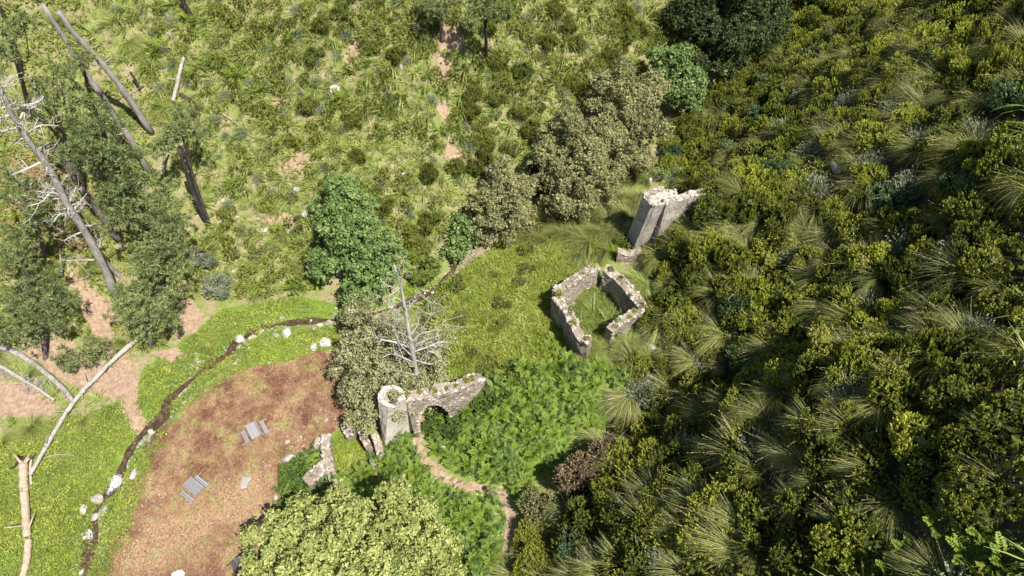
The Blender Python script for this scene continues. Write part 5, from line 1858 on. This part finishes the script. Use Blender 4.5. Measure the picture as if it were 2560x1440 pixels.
cover('ruin_rubble', [wpoly([(1370, 740), (1500, 640), (1630, 750), (1530, 860), (1490, 920), (1450, 890)]), Z_RUIN, wpoly([(1540, 600), (1660, 600), (1680, 650), (1540, 670)]), wpoly([(700, 1130), (830, 1080), (860, 1220), (760, 1220)])], 1.0, M['stone'], 'pebble', 0.26, 125, 'fallen rubble round the ruins', avoid=False, noise_thr=(0.4, 59, 0.0))
stream_band = [tuple(np.array(s) + np.array([0.9, -0.9])) for s in STREAM] + [tuple(np.array(s) + np.array([-0.9, 0.9])) for s in STREAM[::-1]]
cover('stream_gravel', [stream_band], 7.0, M['rock_grey'], 'pebble', 0.22, 118, 'small stones in the stream bed', avoid=False)


# ------------------------------------------------------------------ trees
def crown_arrays(lobes, dens, per, leaf, cr, seed, flat=1.0, mode='leaf', hole=0.74, spread=0.45, tint=(0.1, 0.5, 0.35)):
    """leaf clusters over the surface of overlapping lobes (x,y,z,r)"""
    r = np.random.default_rng(seed)
    lobes = np.asarray(lobes, float)
    g = G()
    lob_t = r.random(len(lobes))
    for i, (x, y, z, rad) in enumerate(lobes):
        n = int(dens * 4 * math.pi * rad * rad)
        d = unit(r.normal(size=(n, 3)))
        d = d[d[:, 2] > -0.75 + 0.4 * r.random(len(d))]
        bump = 1 + 0.28 * fbm(d[:, 0] * 2.2 + i * 3, d[:, 1] * 2.2 + d[:, 2] * 1.7, seed + i, 2)
        c = np.array([x, y, z]) + d * np.array([1, 1, flat]) * (rad * bump * (1.0 - 0.28 * r.random(len(d)) ** 2))[:, None]
        ok = np.ones(len(c), bool)
        for j, L in enumerate(lobes):
            if j != i:
                ok &= np.linalg.norm((c - L[:3]) / np.array([1, 1, flat]), axis=1) > L[3] * hole
        c, d = c[ok], d[ok]
        n = len(c)
        if n == 0:
            continue
        off = r.normal(size=(n, per, 3)) * cr * spread
        ct = r.random(n)
        cc = c[:, None] + off
        if mode == 'needle':
            D = unit(off) + d[:, None] * 0.6 + np.array([0, 0, 0.25])
            cc = c[:, None] + unit(D) * cr * 0.5
            NN = r.normal(size=(n, per, 3))
        else:
            D = r.normal(size=(n, per, 3)) + d[:, None] * 0.4
            NN = d[:, None] * 1.5 + np.array([0, 0, 0.35]) + r.normal(size=(n, per, 3)) * 0.6
        m = n * per
        k_ = 0.5 + 1.1 * r.random(m) ** 1.6
        L = leaf[0] * k_
        W = leaf[1] * k_ * (0.8 + 0.4 * r.random(m))
        V, F = leaf_quads(cc.reshape(-1, 3), D.reshape(-1, 3), NN.reshape(-1, 3), L, W)
        t = tint[0] + tint[1] * (0.6 * ct[:, None] + 0.4 * lob_t[i]) + tint[2] * r.random((n, per))
        g.add(V, F, np.repeat(t.reshape(-1), 4))
    return g.arrays()


def px_lobes(base, spec):
    out = []
    for x, y, h, rp in spec:
        c = at_z(x, y, base[2] + h)
        out.append((*c, rp * project(c)[2] / FPX))
    return np.array(out)


def tree(name, base_px, spec, label, cat, mat, trunk_r, bark, seed, dens, per, leaf, cr, flat=1.0, mode='leaf', trunk_px=None, base=None, extra_lobes=0, hole=0.74, tint=(0.1, 0.5, 0.35), limbs=True, spread=0.45, sub=0):
    base = P(*base_px) if base is None else base
    lobes = px_lobes(base, spec)
    if mode == 'needle':
        lobes[:, 3] *= 1.04
    r = np.random.default_rng(seed)
    if sub:
        add_ = []
        for L in lobes:
            for k in range(sub):
                d = unit(r.normal(size=3) * np.array([1, 1, 0.85]) + np.array([0, 0, 0.25]))
                add_.append((*(L[:3] + d * L[3] * r.uniform(0.60, 1.08)), L[3] * (r.uniform(0.22, 0.42) if mode == 'needle' else r.uniform(0.24, 0.48))))
        core = lobes.copy()
        core[:, 3] *= 0.42 if mode == 'needle' else 0.52
        all_l = np.concatenate([core, np.array(add_)])
    elif extra_lobes:
        add_ = []
        for k in range(extra_lobes):
            L = lobes[r.integers(len(lobes))]
            d = unit(r.normal(size=3) * np.array([1, 1, 0.7]))
            add_.append((*(L[:3] + d * L[3] * 0.75), L[3] * r.uniform(0.35, 0.6)))
        all_l = np.concatenate([lobes, np.array(add_)])
    else:
        all_l = lobes
    root = empty(name, base, label, cat)
    V, F, T = crown_arrays(all_l, dens, per, leaf, cr, seed, flat, mode, hole, spread, tint)
    link('crown', np_mesh('crown', V - base, F, mat, T), root)
    top = lobes[:, :3].mean(0) if trunk_px is None else above(base, *trunk_px)
    pts = spline(np.array([base - np.array([0, 0, 0.5]), base * 0.5 + top * 0.5 + np.array([*r.normal(size=2) * 0.15, 0]), top]), 10)
    tr = tube_obj('trunk', pts, np.linspace(trunk_r, trunk_r * 0.35, 10), bark, root, 8, 0.15, base)
    if limbs:
        for L in lobes:
            f = r.uniform(0.4, 0.85) if mode == 'leaf' else r.uniform(0.66, 0.92)
            s = pts[int(f * 9)]
            mid = (s + L[:3]) / 2 + np.array([0, 0, -0.15 * np.linalg.norm(L[:3] - s)])
            tube_obj('limb', spline(np.array([s, mid, L[:3]]), 6), np.linspace(trunk_r * (0.45 if mode == 'leaf' else 0.26), trunk_r * 0.1, 6), bark, root, 6, 0.1, base)
    return root


OAK = dict(dens=4.0, per=14, leaf=(0.28, 0.175), cr=0.37, sub=9, hole=0.82)
tree('holm_oak', (900, 1500), [(700, 1310, 6.5, 62), (760, 1300, 7.5, 66), (830, 1290, 8.5, 72), (905, 1290, 9.5, 78), (985, 1300, 9.0, 76), (1040, 1345, 8, 72), (1090, 1390, 6.5, 62), (900, 1370, 10.5, 95), (800, 1380, 9, 82),
                            (980, 1400, 9.5, 85), (690, 1390, 6, 66), (740, 1440, 7, 75), (850, 1460, 9, 90), (970, 1480, 8.5, 85), (1080, 1450, 6, 70), (650, 1450, 4.5, 50), (1120, 1480, 4.5, 55), (900, 1540, 8, 90)],
     'huge yellow-green flowering oak at the lower edge of the clearing', 'tree', M['oak_yellow'], 0.45, M['oak_bark'], 701, extra_lobes=26, base=P(900, 1520), **OAK)
tree('holm_oak', (990, 1000), [(905, 780, 6.5, 42), (930, 850, 7, 58), (880, 870, 5.5, 46), (900, 930, 6, 60), (960, 920, 8, 66), (1020, 880, 7.5, 60), (1040, 940, 6.5, 56), (930, 990, 5.5, 56), (1000, 980, 6.5, 56), (890, 985, 4, 36), (1060, 860, 6, 44),
                            (985, 830, 7.5, 50), (905, 1040, 3.5, 36), (1085, 900, 5, 40), (1075, 960, 4.5, 44), (1060, 1000, 4, 40), (860, 920, 4, 36)],
     'open grey-leaved oak round the bleached dead tree, behind the tower', 'tree', M['oak_pale'], 0.35, M['oak_bark'], 702, 2.6, 14, (0.27, 0.15), 0.5, sub=10, hole=0.65)
tree('holm_oak', (1450, 560), [(1440, 330, 9.5, 62), (1490, 370, 9.5, 62), (1410, 400, 7.5, 62), (1475, 440, 7, 62), (1520, 430, 6.5, 50), (1400, 470, 5.5, 54), (1450, 500, 4.5, 52), (1390, 510, 3.5, 36), (1500, 490, 4, 44), (1390, 350, 7.5, 42)],
     'largest of the grey-leaved oaks, broad and lumpy, above the terrace', 'tree', M['oak_grey'], 0.4, M['oak_bark'], 703, extra_lobes=24, base=P(1450, 520), **OAK)
tree('holm_oak', (1590, 420), [(1545, 215, 10, 52), (1600, 240, 10, 56), (1625, 220, 10, 40), (1560, 290, 8, 56), (1610, 320, 7, 52), (1560, 360, 5.5, 46), (1605, 385, 4, 40), (1510, 250, 8.5, 42), (1520, 320, 7, 44)],
     'tall grey-leaved oak with a reddish top beside the dark ravine', 'tree', M['oak_grey'], 0.35, M['oak_bark'], 704, extra_lobes=18, base=P(1590, 400), **OAK)
tree('holm_oak', (1290, 600), [(1260, 470, 7, 56), (1225, 500, 6, 44), (1290, 510, 6, 46), (1250, 550, 4, 56), (1295, 560, 3.5, 36), (1215, 560, 3.2, 36), (1250, 440, 6.5, 36)],
     'rounded buff-green oak with a pale trunk, lowest of the grey-leaved oaks', 'tree', M['oak_grey'], 0.28, M['grey_bark'], 705, extra_lobes=14, base=P(1290, 598), **OAK)
tree('flowering_shrub', (900, 800), [(890, 760, 1.5, 30), (905, 785, 1.2, 30), (870, 790, 1, 24), (920, 765, 1.2, 22)], 'pale yellow flowering shrub between the stream and the open grey oak', 'shrub', M['oak_yellow'], 0.1, M['oak_bark'],
     706, 4.0, 18, (0.26, 0.15), 0.4)
AL = dict(dens=3.2, per=12, leaf=(0.34, 0.25), cr=0.42, sub=9, hole=0.8)
tree('alder_tree', (895, 730), [(850, 490, 9.5, 46), (885, 520, 10, 48), (835, 530, 8, 44), (870, 560, 8.5, 54), (900, 600, 8.5, 58), (860, 630, 6, 54), (930, 620, 7, 56), (960, 650, 5.5, 48), (900, 670, 5, 62), (950, 690, 3.5, 46), (880, 720, 2.5, 44),
                             (930, 725, 2, 40), (820, 650, 4.5, 44), (800, 670, 3, 30), (800, 520, 7, 24)],
     'bright green leafy tree with two crowns standing over the stream', 'tree', M['alder'], 0.25, M['oak_bark'], 707, extra_lobes=16, **AL)
tree('alder_tree', (1690, 280), [(1660, 150, 8, 40), (1700, 170, 8, 42), (1680, 210, 6.5, 48), (1720, 220, 6, 38), (1650, 190, 6, 34), (1700, 250, 4.5, 44), (1740, 240, 4, 28)],
     'fresh green leafy tree at the mouth of the dark ravine', 'tree', M['alder'], 0.22, M['oak_bark'], 708, extra_lobes=10, **AL)
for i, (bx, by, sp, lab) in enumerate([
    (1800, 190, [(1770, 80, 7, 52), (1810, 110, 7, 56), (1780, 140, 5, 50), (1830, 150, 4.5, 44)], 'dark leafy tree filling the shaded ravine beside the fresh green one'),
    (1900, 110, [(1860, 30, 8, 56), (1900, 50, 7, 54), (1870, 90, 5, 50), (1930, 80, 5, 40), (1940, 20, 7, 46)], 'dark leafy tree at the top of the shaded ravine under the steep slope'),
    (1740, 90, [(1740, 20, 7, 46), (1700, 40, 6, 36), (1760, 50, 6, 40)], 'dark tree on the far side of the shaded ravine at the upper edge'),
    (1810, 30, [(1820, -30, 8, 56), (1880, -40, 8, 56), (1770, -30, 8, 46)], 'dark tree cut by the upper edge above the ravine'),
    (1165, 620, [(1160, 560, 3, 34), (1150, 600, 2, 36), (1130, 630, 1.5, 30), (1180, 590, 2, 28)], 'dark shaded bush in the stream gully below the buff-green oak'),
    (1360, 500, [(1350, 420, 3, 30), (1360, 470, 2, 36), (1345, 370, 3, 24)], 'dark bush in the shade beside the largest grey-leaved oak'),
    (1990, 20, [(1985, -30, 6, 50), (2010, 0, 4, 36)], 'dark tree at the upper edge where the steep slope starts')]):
    tree('ravine_tree', (bx, by), sp, lab, 'tree', M['shade_dark_tree'] if i != 4 else M['alder'], 0.25, M['oak_bark'], 720 + i, extra_lobes=6, **AL)

PN = dict(dens=1.7, per=15, leaf=(0.58, 0.095), cr=0.62, flat=0.7, mode='needle', hole=0.76, sub=8)
PINES = [
    ((375, 870), [(335, 760, 7, 46), (395, 740, 8, 52), (425, 795, 5, 46), (330, 815, 5, 42), (372, 715, 9, 40), (300, 775, 4.5, 28), (380, 820, 4.5, 50), (440, 745, 6, 30)], 'dense green pine beside the sandy bank, lowest by the long fallen log'),
    ((400, 710), [(355, 640, 9, 42), (410, 620, 10, 46), (445, 660, 8, 34), (380, 672, 8, 40), (425, 585, 10, 34)], 'green pine right above the dense one by the sandy bank'),
    ((370, 610), [(270, 480, 12, 40), (300, 560, 9, 36), (300, 440, 12, 50), (360, 460, 13, 56), (420, 500, 11, 42), (380, 540, 10, 46), (330, 520, 10, 36), (440, 555, 9, 30), (300, 405, 13, 36)], 'broad green pine in the middle of the pine grove'),
    ((320, 490), [(190, 330, 16, 40), (180, 400, 14, 36), (330, 400, 13, 34), (250, 330, 16, 50), (220, 385, 14, 42), (290, 375, 14, 40), (235, 285, 17, 34), (300, 320, 15, 30)], 'green pine behind two bare grey trunks in the grove'),
    ((210, 480), [(90, 240, 18, 48), (160, 230, 18, 46), (200, 270, 17, 42), (120, 290, 16, 36), (60, 285, 16, 32), (150, 190, 19, 30)], 'wide pine behind the tall bleached dead pine'),
    ((260, 340), [(205, 165, 18, 32), (180, 130, 19, 24), (225, 150, 17, 20)], 'small pine crown between the two tallest bare trunks'),
    ((70, 270), [(30, 90, 18, 46), (60, 60, 19, 30), (20, 140, 17, 30), (-20, 110, 18, 36)], 'pine at the upper corner of the grove'),
    ((523, 566), [(430, 340, 13, 38), (480, 315, 13, 38), (505, 350, 12, 28), (400, 370, 12, 28), (455, 295, 13.5, 28)], 'lone pine with a thin dark leaning trunk on the sunny side of the grove'),
    ((110, 640), [(120, 470, 11, 34), (110, 550, 10, 34), (60, 470, 12, 40), (30, 440, 12, 34), (90, 510, 11, 34), (10, 490, 11, 30)], 'pine just below the tangle of dead twigs'),
    ((80, 730), [(30, 590, 9, 44), (80, 605, 9, 40), (50, 645, 8, 40), (10, 650, 8, 30)], 'low bushy pine in the shadow left of the dead pine'),
    ((110, 900), [(60, 720, 8, 48), (120, 715, 8, 46), (150, 765, 7, 42), (90, 785, 7, 50), (30, 785, 6, 44), (150, 815, 5, 38), (80, 830, 5, 40), (15, 830, 5, 34)], 'big layered pine at the edge, above the curved fallen trunk'),
    ((215, 925), [(200, 885, 2.5, 40), (232, 872, 3, 30), (180, 900, 2, 28)], 'low rounded young pine on the bare sandy ground'),
    ((1216, 148), [(1190, 15, 10, 42), (1230, 5, 10, 40), (1172, 42, 9, 24), (1212, -25, 12, 40), (1245, 30, 9, 26)], 'lone pine on the upper sunny slope with a bare straight trunk'),
    ((1105, 100), [(1090, -5, 7, 42), (1122, 18, 6, 30), (1075, 25, 5.5, 26)], 'dark pine cut by the upper edge, left of the lone slope pine'),
]
for i, (b, sp, lab) in enumerate(PINES):
    tree('pine_tree', b, sp, lab, 'tree', M['pine'], 0.32 if i not in (11,) else 0.12, M['burnt_bark'] if i in (7, 12, 2) else M['bark'], 740 + i, extra_lobes=5, tint=(0.08, 0.5, 0.4), **PN)


# ------------------------------------------------------------------ dead trees and trunks
def px_line(base, pix, jit=0.0, rng=None):
    return np.array([above(base, *q) for q in pix]) + (rng.normal(size=(len(pix), 3)) * jit if rng is not None else 0)


def bare_trunk(pix, w0, w1, mat, label, seed, name='bare_trunk', stubs=8, cat='dead tree'):
    base = P(*pix[0])
    pts = np.array([base] + [above(base, *q) for q in pix[1:]])
    pts[0, 2] -= 0.5
    dep = project(pts)[2]
    pts = spline(pts, 16)
    rad = np.linspace(w0 * dep[0], w1 * dep[-1], 16) / FPX / 2 * 0.85 * (1 + 0.10 * np.sin(np.arange(16) * 2.1 + seed))
    root = empty(name, base, label, cat)
    tube_obj('trunk', pts, rad, mat, root, 9, 0.16, base)
    r = np.random.default_rng(seed)
    for k in range(stubs):
        i = int(r.integers(3, 15))
        d = unit(np.array([r.normal(), r.normal(), 0.1]))
        L = rad[i] * r.uniform(1.8, 4.0)
        tube_obj('branch_stub', np.array([pts[i], pts[i] + d * L * 0.6, pts[i] + d * L + np.array([0, 0, 0.1 * L])]), np.array([rad[i] * 0.3, rad[i] * 0.22, rad[i] * 0.1]), mat, root, 5, 0.1, base)
    return root


bare_trunk([(378, 330), (300, 215), (230, 130), (180, 78), (145, 28)], 19, 15, M['grey_bark'], 'tall straight grey bare trunk leaning across the upper grove', 1)
bare_trunk([(372, 432), (325, 345), (285, 290), (262, 250), (215, 185), (160, 95), (105, 10)], 20, 12, M['grey_bark'], 'second grey bare trunk, half hidden by pine crowns in the grove', 2)
bare_trunk([(520, 564), (490, 500), (465, 430), (448, 372)], 13, 9, M['burnt_bark'], 'thin scorched trunk leaning on the sunny side of the grove', 3)
bare_trunk([(300, 690), (265, 655), (243, 620)], 14, 10, M['grey_bark'], 'short dark grey trunk crossing behind the tall dead pine', 4, stubs=3)
bare_trunk([(298, 600), (240, 520), (195, 460), (165, 400)], 22, 16, M['bark'], 'thick dark trunk under the broad pine in the grove', 5, stubs=4)
bare_trunk([(262, 465), (235, 420), (215, 385)], 15, 11, M['bark'], 'short dark trunk between pine crowns in mid grove', 6, stubs=3)
bare_trunk([(152, 700), (152, 660), (150, 622)], 6, 4, M['twig'], 'small dead grey sapling left of the tall dead pine', 7, stubs=10)
bare_trunk([(404, 440), (410, 400), (416, 362)], 9, 6, M['dead_wood'], 'pale thin dead trunk under the lone grove pine', 8, stubs=2)
bare_trunk([(477, 40), (465, 18), (450, -10)], 16, 13, M['burnt_bark'], 'scorched dark trunk cut by the upper edge', 9, stubs=2)
bare_trunk([(348, 226), (338, 200), (326, 180)], 9, 6, M['burnt_bark'], 'short scorched stump standing on the sunny slope', 10, stubs=1)
bare_trunk([(16, 55), (0, 20), (-12, -10)], 11, 9, M['burnt_bark'], 'dark trunk at the upper corner', 11, stubs=1)
bare_trunk([(55, 200), (46, 150), (38, 108)], 9, 6, M['burnt_bark'], 'thin dark trunk beneath the upper corner pine', 12, stubs=2)
bare_trunk([(1216, 148), (1215, 95), (1213, 45)], 9, 7, M['burnt_bark'], 'dark straight lower stem next to the lone slope pine', 13, stubs=4)
bare_trunk([(1328, 600), (1322, 580), (1316, 560)], 12, 9, M['dead_wood'], 'pale leaning oak stem under the buff-green oak', 14, stubs=1)


def lying(pix, w0, w1, mat, label, seed, name='fallen_log', stubs=6, lift=0.25, sides=9, n=24, twigs=0, cat='log'):
    pts = np.array([P(*q) for q in pix])
    dep = project(pts)[2]
    pts = spline(pts, n)
    rad = np.interp(np.linspace(0, 1, n), [0, 1], [w0 * dep[0] / FPX / 2 * 0.82, w1 * dep[-1] / FPX / 2 * 0.82]) * (1 + 0.07 * np.sin(np.arange(n) * 1.7 + seed))
    z = height(pts[:, 0], pts[:, 1])
    k = np.ones(7) / 7
    pts[:, 2] = np.convolve(np.pad(z, 3, 'edge'), k, 'valid') + rad * 0.7 + lift
    org = pts[0] - np.array([0, 0, rad[0] + lift])
    root = empty(name, org, label, cat)
    tube_obj('trunk', pts, rad, mat, root, sides, 0.18, org)
    r = np.random.default_rng(seed)
    for j in range(stubs):
        i = int(r.integers(2, n - 1))
        d = unit(np.array([r.normal(), r.normal(), 0.35 * abs(r.normal())]))
        L = rad[i] * r.uniform(2.5, 7)
        tube_obj('branch', np.array([pts[i], pts[i] + d * L * 0.5 + r.normal(size=3) * 0.05, pts[i] + d * L]), np.array([rad[i] * 0.35, rad[i] * 0.22, rad[i] * 0.08]), mat, root, 5, 0.1, org)
    for j in range(twigs):
        i = int(r.integers(1, n - 4))
        d = unit(np.array([r.normal(), r.normal(), 0.6 * abs(r.normal())]))
        L = r.uniform(0.8, 2.0)
        p0 = pts[i]
        g = G()
        ctrl = np.array([p0, p0 + d * L * 0.5 + r.normal(size=3) * 0.12, p0 + d * L + r.normal(size=3) * 0.2])
        V, F = tube(spline(ctrl, 6), np.linspace(0.045, 0.012, 6), 4, cap=False)
        g.add(V, F, 0)
        for q in range(4):
            s = ctrl[1] + (ctrl[2] - ctrl[1]) * r.random()
            V, F = tube(np.array([s, s + r.normal(size=3) * 0.35]), np.array([0.018, 0.008]), 4, cap=False)
            g.add(V, F, 0)
        V, F, T = g.arrays()
        link('fine_twigs', np_mesh('fine_twigs', V - org, F, M['twig']), root)['kind'] = 'stuff'
    return root, pts


lying([(82, 1192), (130, 1105), (190, 1010), (250, 945), (310, 885), (358, 848)], 13, 15, M['dead_wood'], 'long thin pale fallen trunk lying across the dry ground to the dense pine', 1, stubs=9, lift=0.35)
root, pts = lying([(66, 1166), (67, 1220), (72, 1290), (75, 1345)], 26, 22, M['peeled'], 'thick peeled buff trunk lying in the bright grass with a torn root end', 2, stubs=5)
r_ = np.random.default_rng(5)
for k in range(9):
    d = unit(np.array([r_.normal(), 0.7 + 0.5 * r_.random(), 0.4 * r_.normal()]))
    o_ = np.array(root.location)
    tube_obj('root_fragment', np.array([pts[0], pts[0] + d * 0.7 + r_.normal(size=3) * 0.1, pts[0] + d * r_.uniform(1.0, 1.7)]), np.array([0.28, 0.17, 0.05]), M['peeled'] if k % 3 else M['burnt_bark'], root, 6, 0.3, o_)
lying([(76, 1352), (72, 1400), (60, 1450), (52, 1480)], 22, 18, M['peeled'], 'peeled trunk end curving out of the lower edge beyond the thick one', 3, stubs=3, lift=0.1)
lying([(82, 1150), (80, 1175), (82, 1215)], 8, 7, M['peeled'], 'short splintered pole leaning by the torn root end', 4, stubs=2)
lying([(-30, 860), (40, 885), (90, 915), (140, 955), (175, 990), (186, 1008)], 20, 14, M['grey_bark'], 'curved grey fallen trunk at the edge of the sandy patch', 5, stubs=5)
lying([(-20, 905), (40, 940), (90, 970), (140, 1004)], 13, 8, M['twig'], 'fallen branch smothered in dry grey twigs below the curved trunk', 6, stubs=6, twigs=46)
lying([(438, 266), (447, 225), (452, 205), (464, 152)], 12, 10, M['dead_wood'], 'split white snag lying on the sunny slope', 7, stubs=3, lift=0.5, cat='dead trunk', name='white_snag')
lying([(453, 241), (470, 253), (490, 265)], 11, 9, M['burnt_bark'], 'short charred log beside the white snag', 8, stubs=1)
lying([(560, 290), (575, 300), (598, 312)], 6, 4, M['dead_wood'], 'short grey log on the sunny slope right of the lone grove pine', 9, stubs=3)
lying([(20, 490), (60, 515), (130, 565), (170, 590)], 8, 5, M['dead_wood'], 'pale thin fallen trunk in the shadows of the grove', 10, stubs=5, twigs=8)
lying([(115, 1148), (150, 1140), (190, 1142)], 3, 2, M['dead_wood'], 'thin dead branches lying in the grass by the thick peeled trunk', 11, stubs=7, lift=0.4)
lying([(50, 1160), (38, 1172), (30, 1172)], 8, 5, M['burnt_bark'], 'charred broken branch by the torn root end', 12, stubs=2)


def dead_tree(trunk, w0, w1, branches, mat, label, seed, twig=3, fine=0.35, extra=0, bw=1.0, bmat=None):
    base = P(*trunk[0])
    pts = np.array([base] + [above(base, *q) for q in trunk[1:]])
    dep = project(pts)[2]
    root = empty('dead_tree', base, label, 'dead tree')
    sp = spline(pts, 26)
    sp[0, 2] -= 0.6
    rad = np.linspace(w0 * dep[0], w1 * dep[-1], 26) / FPX / 2 * 0.85 * (1 + 0.08 * np.sin(np.arange(26) * 1.9 + seed))
    tube_obj('trunk', sp, rad, mat, root, 9, 0.14, base)
    r = np.random.default_rng(seed)
    lines = []
    for b in branches:
        off = r.normal() * 1.2
        L = []
        for i, q in enumerate(b[1:]):
            p0 = above(base, *q)
            dr = unit(p0 - np.array([0, 0, CAM_H]))
            L.append(p0 + dr * off * i / max(1, len(b) - 2))
        lines.append((np.array(L), b[0]))
    for k in range(extra):
        i = int(r.integers(8, 25))
        d = unit(np.array([r.normal(), r.normal(), 0.2 * r.normal()]))
        ln = r.uniform(0.8, 2.6)
        lines.append((np.array([sp[i], sp[i] + d * ln * 0.5 + r.normal(size=3) * 0.1, sp[i] + d * ln + np.array([0, 0, 0.25 * ln])]), 3.0))
    for L, w in lines:
        c = spline(L, 9)
        rr = np.linspace(w, w * 0.3, 9) * project(c[0])[2] / FPX / 2 * bw
        tube_obj('branch', c, rr, bmat or mat, root, 6, 0.12, base)
        g = G()
        for q in range(twig):
            i = int(r.integers(2, 9))
            d = unit(unit(c[-1] - c[0]) * 0.6 + r.normal(size=3) * 0.8 + np.array([0, 0, 0.3]))
            ln = fine * np.linalg.norm(c[-1] - c[0]) * r.uniform(0.4, 1.0)
            t3 = np.array([c[i], c[i] + d * ln * 0.5 + r.normal(size=3) * 0.08 * ln, c[i] + d * ln + r.normal(size=3) * 0.15 * ln])
            V, F = tube(spline(t3, 5), np.linspace(rr[i] * 0.6, 0.015, 5), 4, cap=False)
            g.add(V, F, 0)
            for z in range(3):
                s = t3[1] + (t3[2] - t3[1]) * r.random()
                V, F = tube(np.array([s, s + unit(d + r.normal(size=3) * 0.8) * ln * 0.35]), np.array([0.02, 0.01]), 4, cap=False)
                g.add(V, F, 0)
        V, F, T = g.arrays()
        link('fine_twigs', np_mesh('fine_twigs', V - base, F, bmat or mat, smooth=True), root)['kind'] = 'stuff'
    return root


dead_tree([(1052, 1010), (1045, 960), (1033, 885), (1022, 830), (1012, 770), (1005, 730), (996, 695), (985, 663)], 16, 4, [
    (6, (1000, 715), (1003, 690), (998, 672)), (5, (1010, 760), (1035, 745), (1055, 735)), (5, (1008, 755), (990, 745), (975, 750)), (4, (1010, 770), (995, 780), (980, 790)),
    (5, (1012, 765), (1030, 766), (1045, 768)), (4, (1006, 735), (985, 720), (966, 714)),
    (7, (1030, 870), (1060, 815), (1080, 785), (1090, 768)), (8, (1028, 860), (1050, 835), (1085, 825), (1115, 800)), (7, (1032, 880), (1075, 865), (1100, 855), (1128, 858)),
    (8, (1030, 870), (985, 855), (960, 850), (940, 842)), (7, (1035, 895), (1000, 860), (985, 820), (970, 810)), (6, (1040, 915), (1070, 880), (1105, 895), (1100, 935)),
    (6, (1040, 910), (1000, 890), (975, 885), (955, 895)), (5, (1024, 840), (1045, 810), (1045, 780)), (6, (1038, 900), (1080, 910), (1095, 885)), (5, (1045, 940), (1010, 930), (985, 925)),
    (5, (1032, 880), (1010, 850), (1002, 818), (1000, 812)), (6, (1030, 865), (1065, 850), (1105, 835), (1125, 815))], M['bleached'],
    'bleached white dead tree with a forked top rising out of the open grey oak', 5, 6, 0.5, 6, 0.72)
dead_tree([(290, 742), (262, 672), (225, 600), (190, 545), (160, 495), (125, 425), (90, 375), (60, 335), (30, 285), (5, 230), (-25, 170)], 24, 12, [
    (6, (30, 275), (70, 262), (95, 255), (110, 240)), (5, (50, 298), (60, 278), (80, 270), (95, 262)), (7, (58, 318), (20, 325), (-20, 340)), (5, (65, 335), (100, 314), (148, 315)),
    (6, (82, 370), (110, 380), (150, 398)), (4, (82, 368), (70, 366), (60, 368)), (6, (105, 405), (60, 425), (28, 438)), (4, (110, 408), (118, 390), (120, 375)),
    (5, (168, 505), (130, 480), (105, 505), (70, 515)), (5, (180, 530), (200, 510), (210, 535)), (5, (200, 560), (220, 565), (238, 560)), (4, (205, 580), (180, 590), (160, 602)),
    (5, (238, 650), (205, 650), (168, 652)), (4, (240, 640), (250, 610), (248, 600)), (5, (185, 540), (150, 535), (135, 555)), (5, (150, 475), (120, 470), (105, 485)), (6, (35, 285), (0, 295), (-30, 300)),
    (5, (20, 262), (-5, 255), (-25, 235)), (5, (170, 515), (185, 480), (190, 470))], M['grey_bark'],
    'tall bleached dead pine with crooked bare limbs leaning over the grove', 6, 8, 0.6, 30, 1.3, M['bleached'])
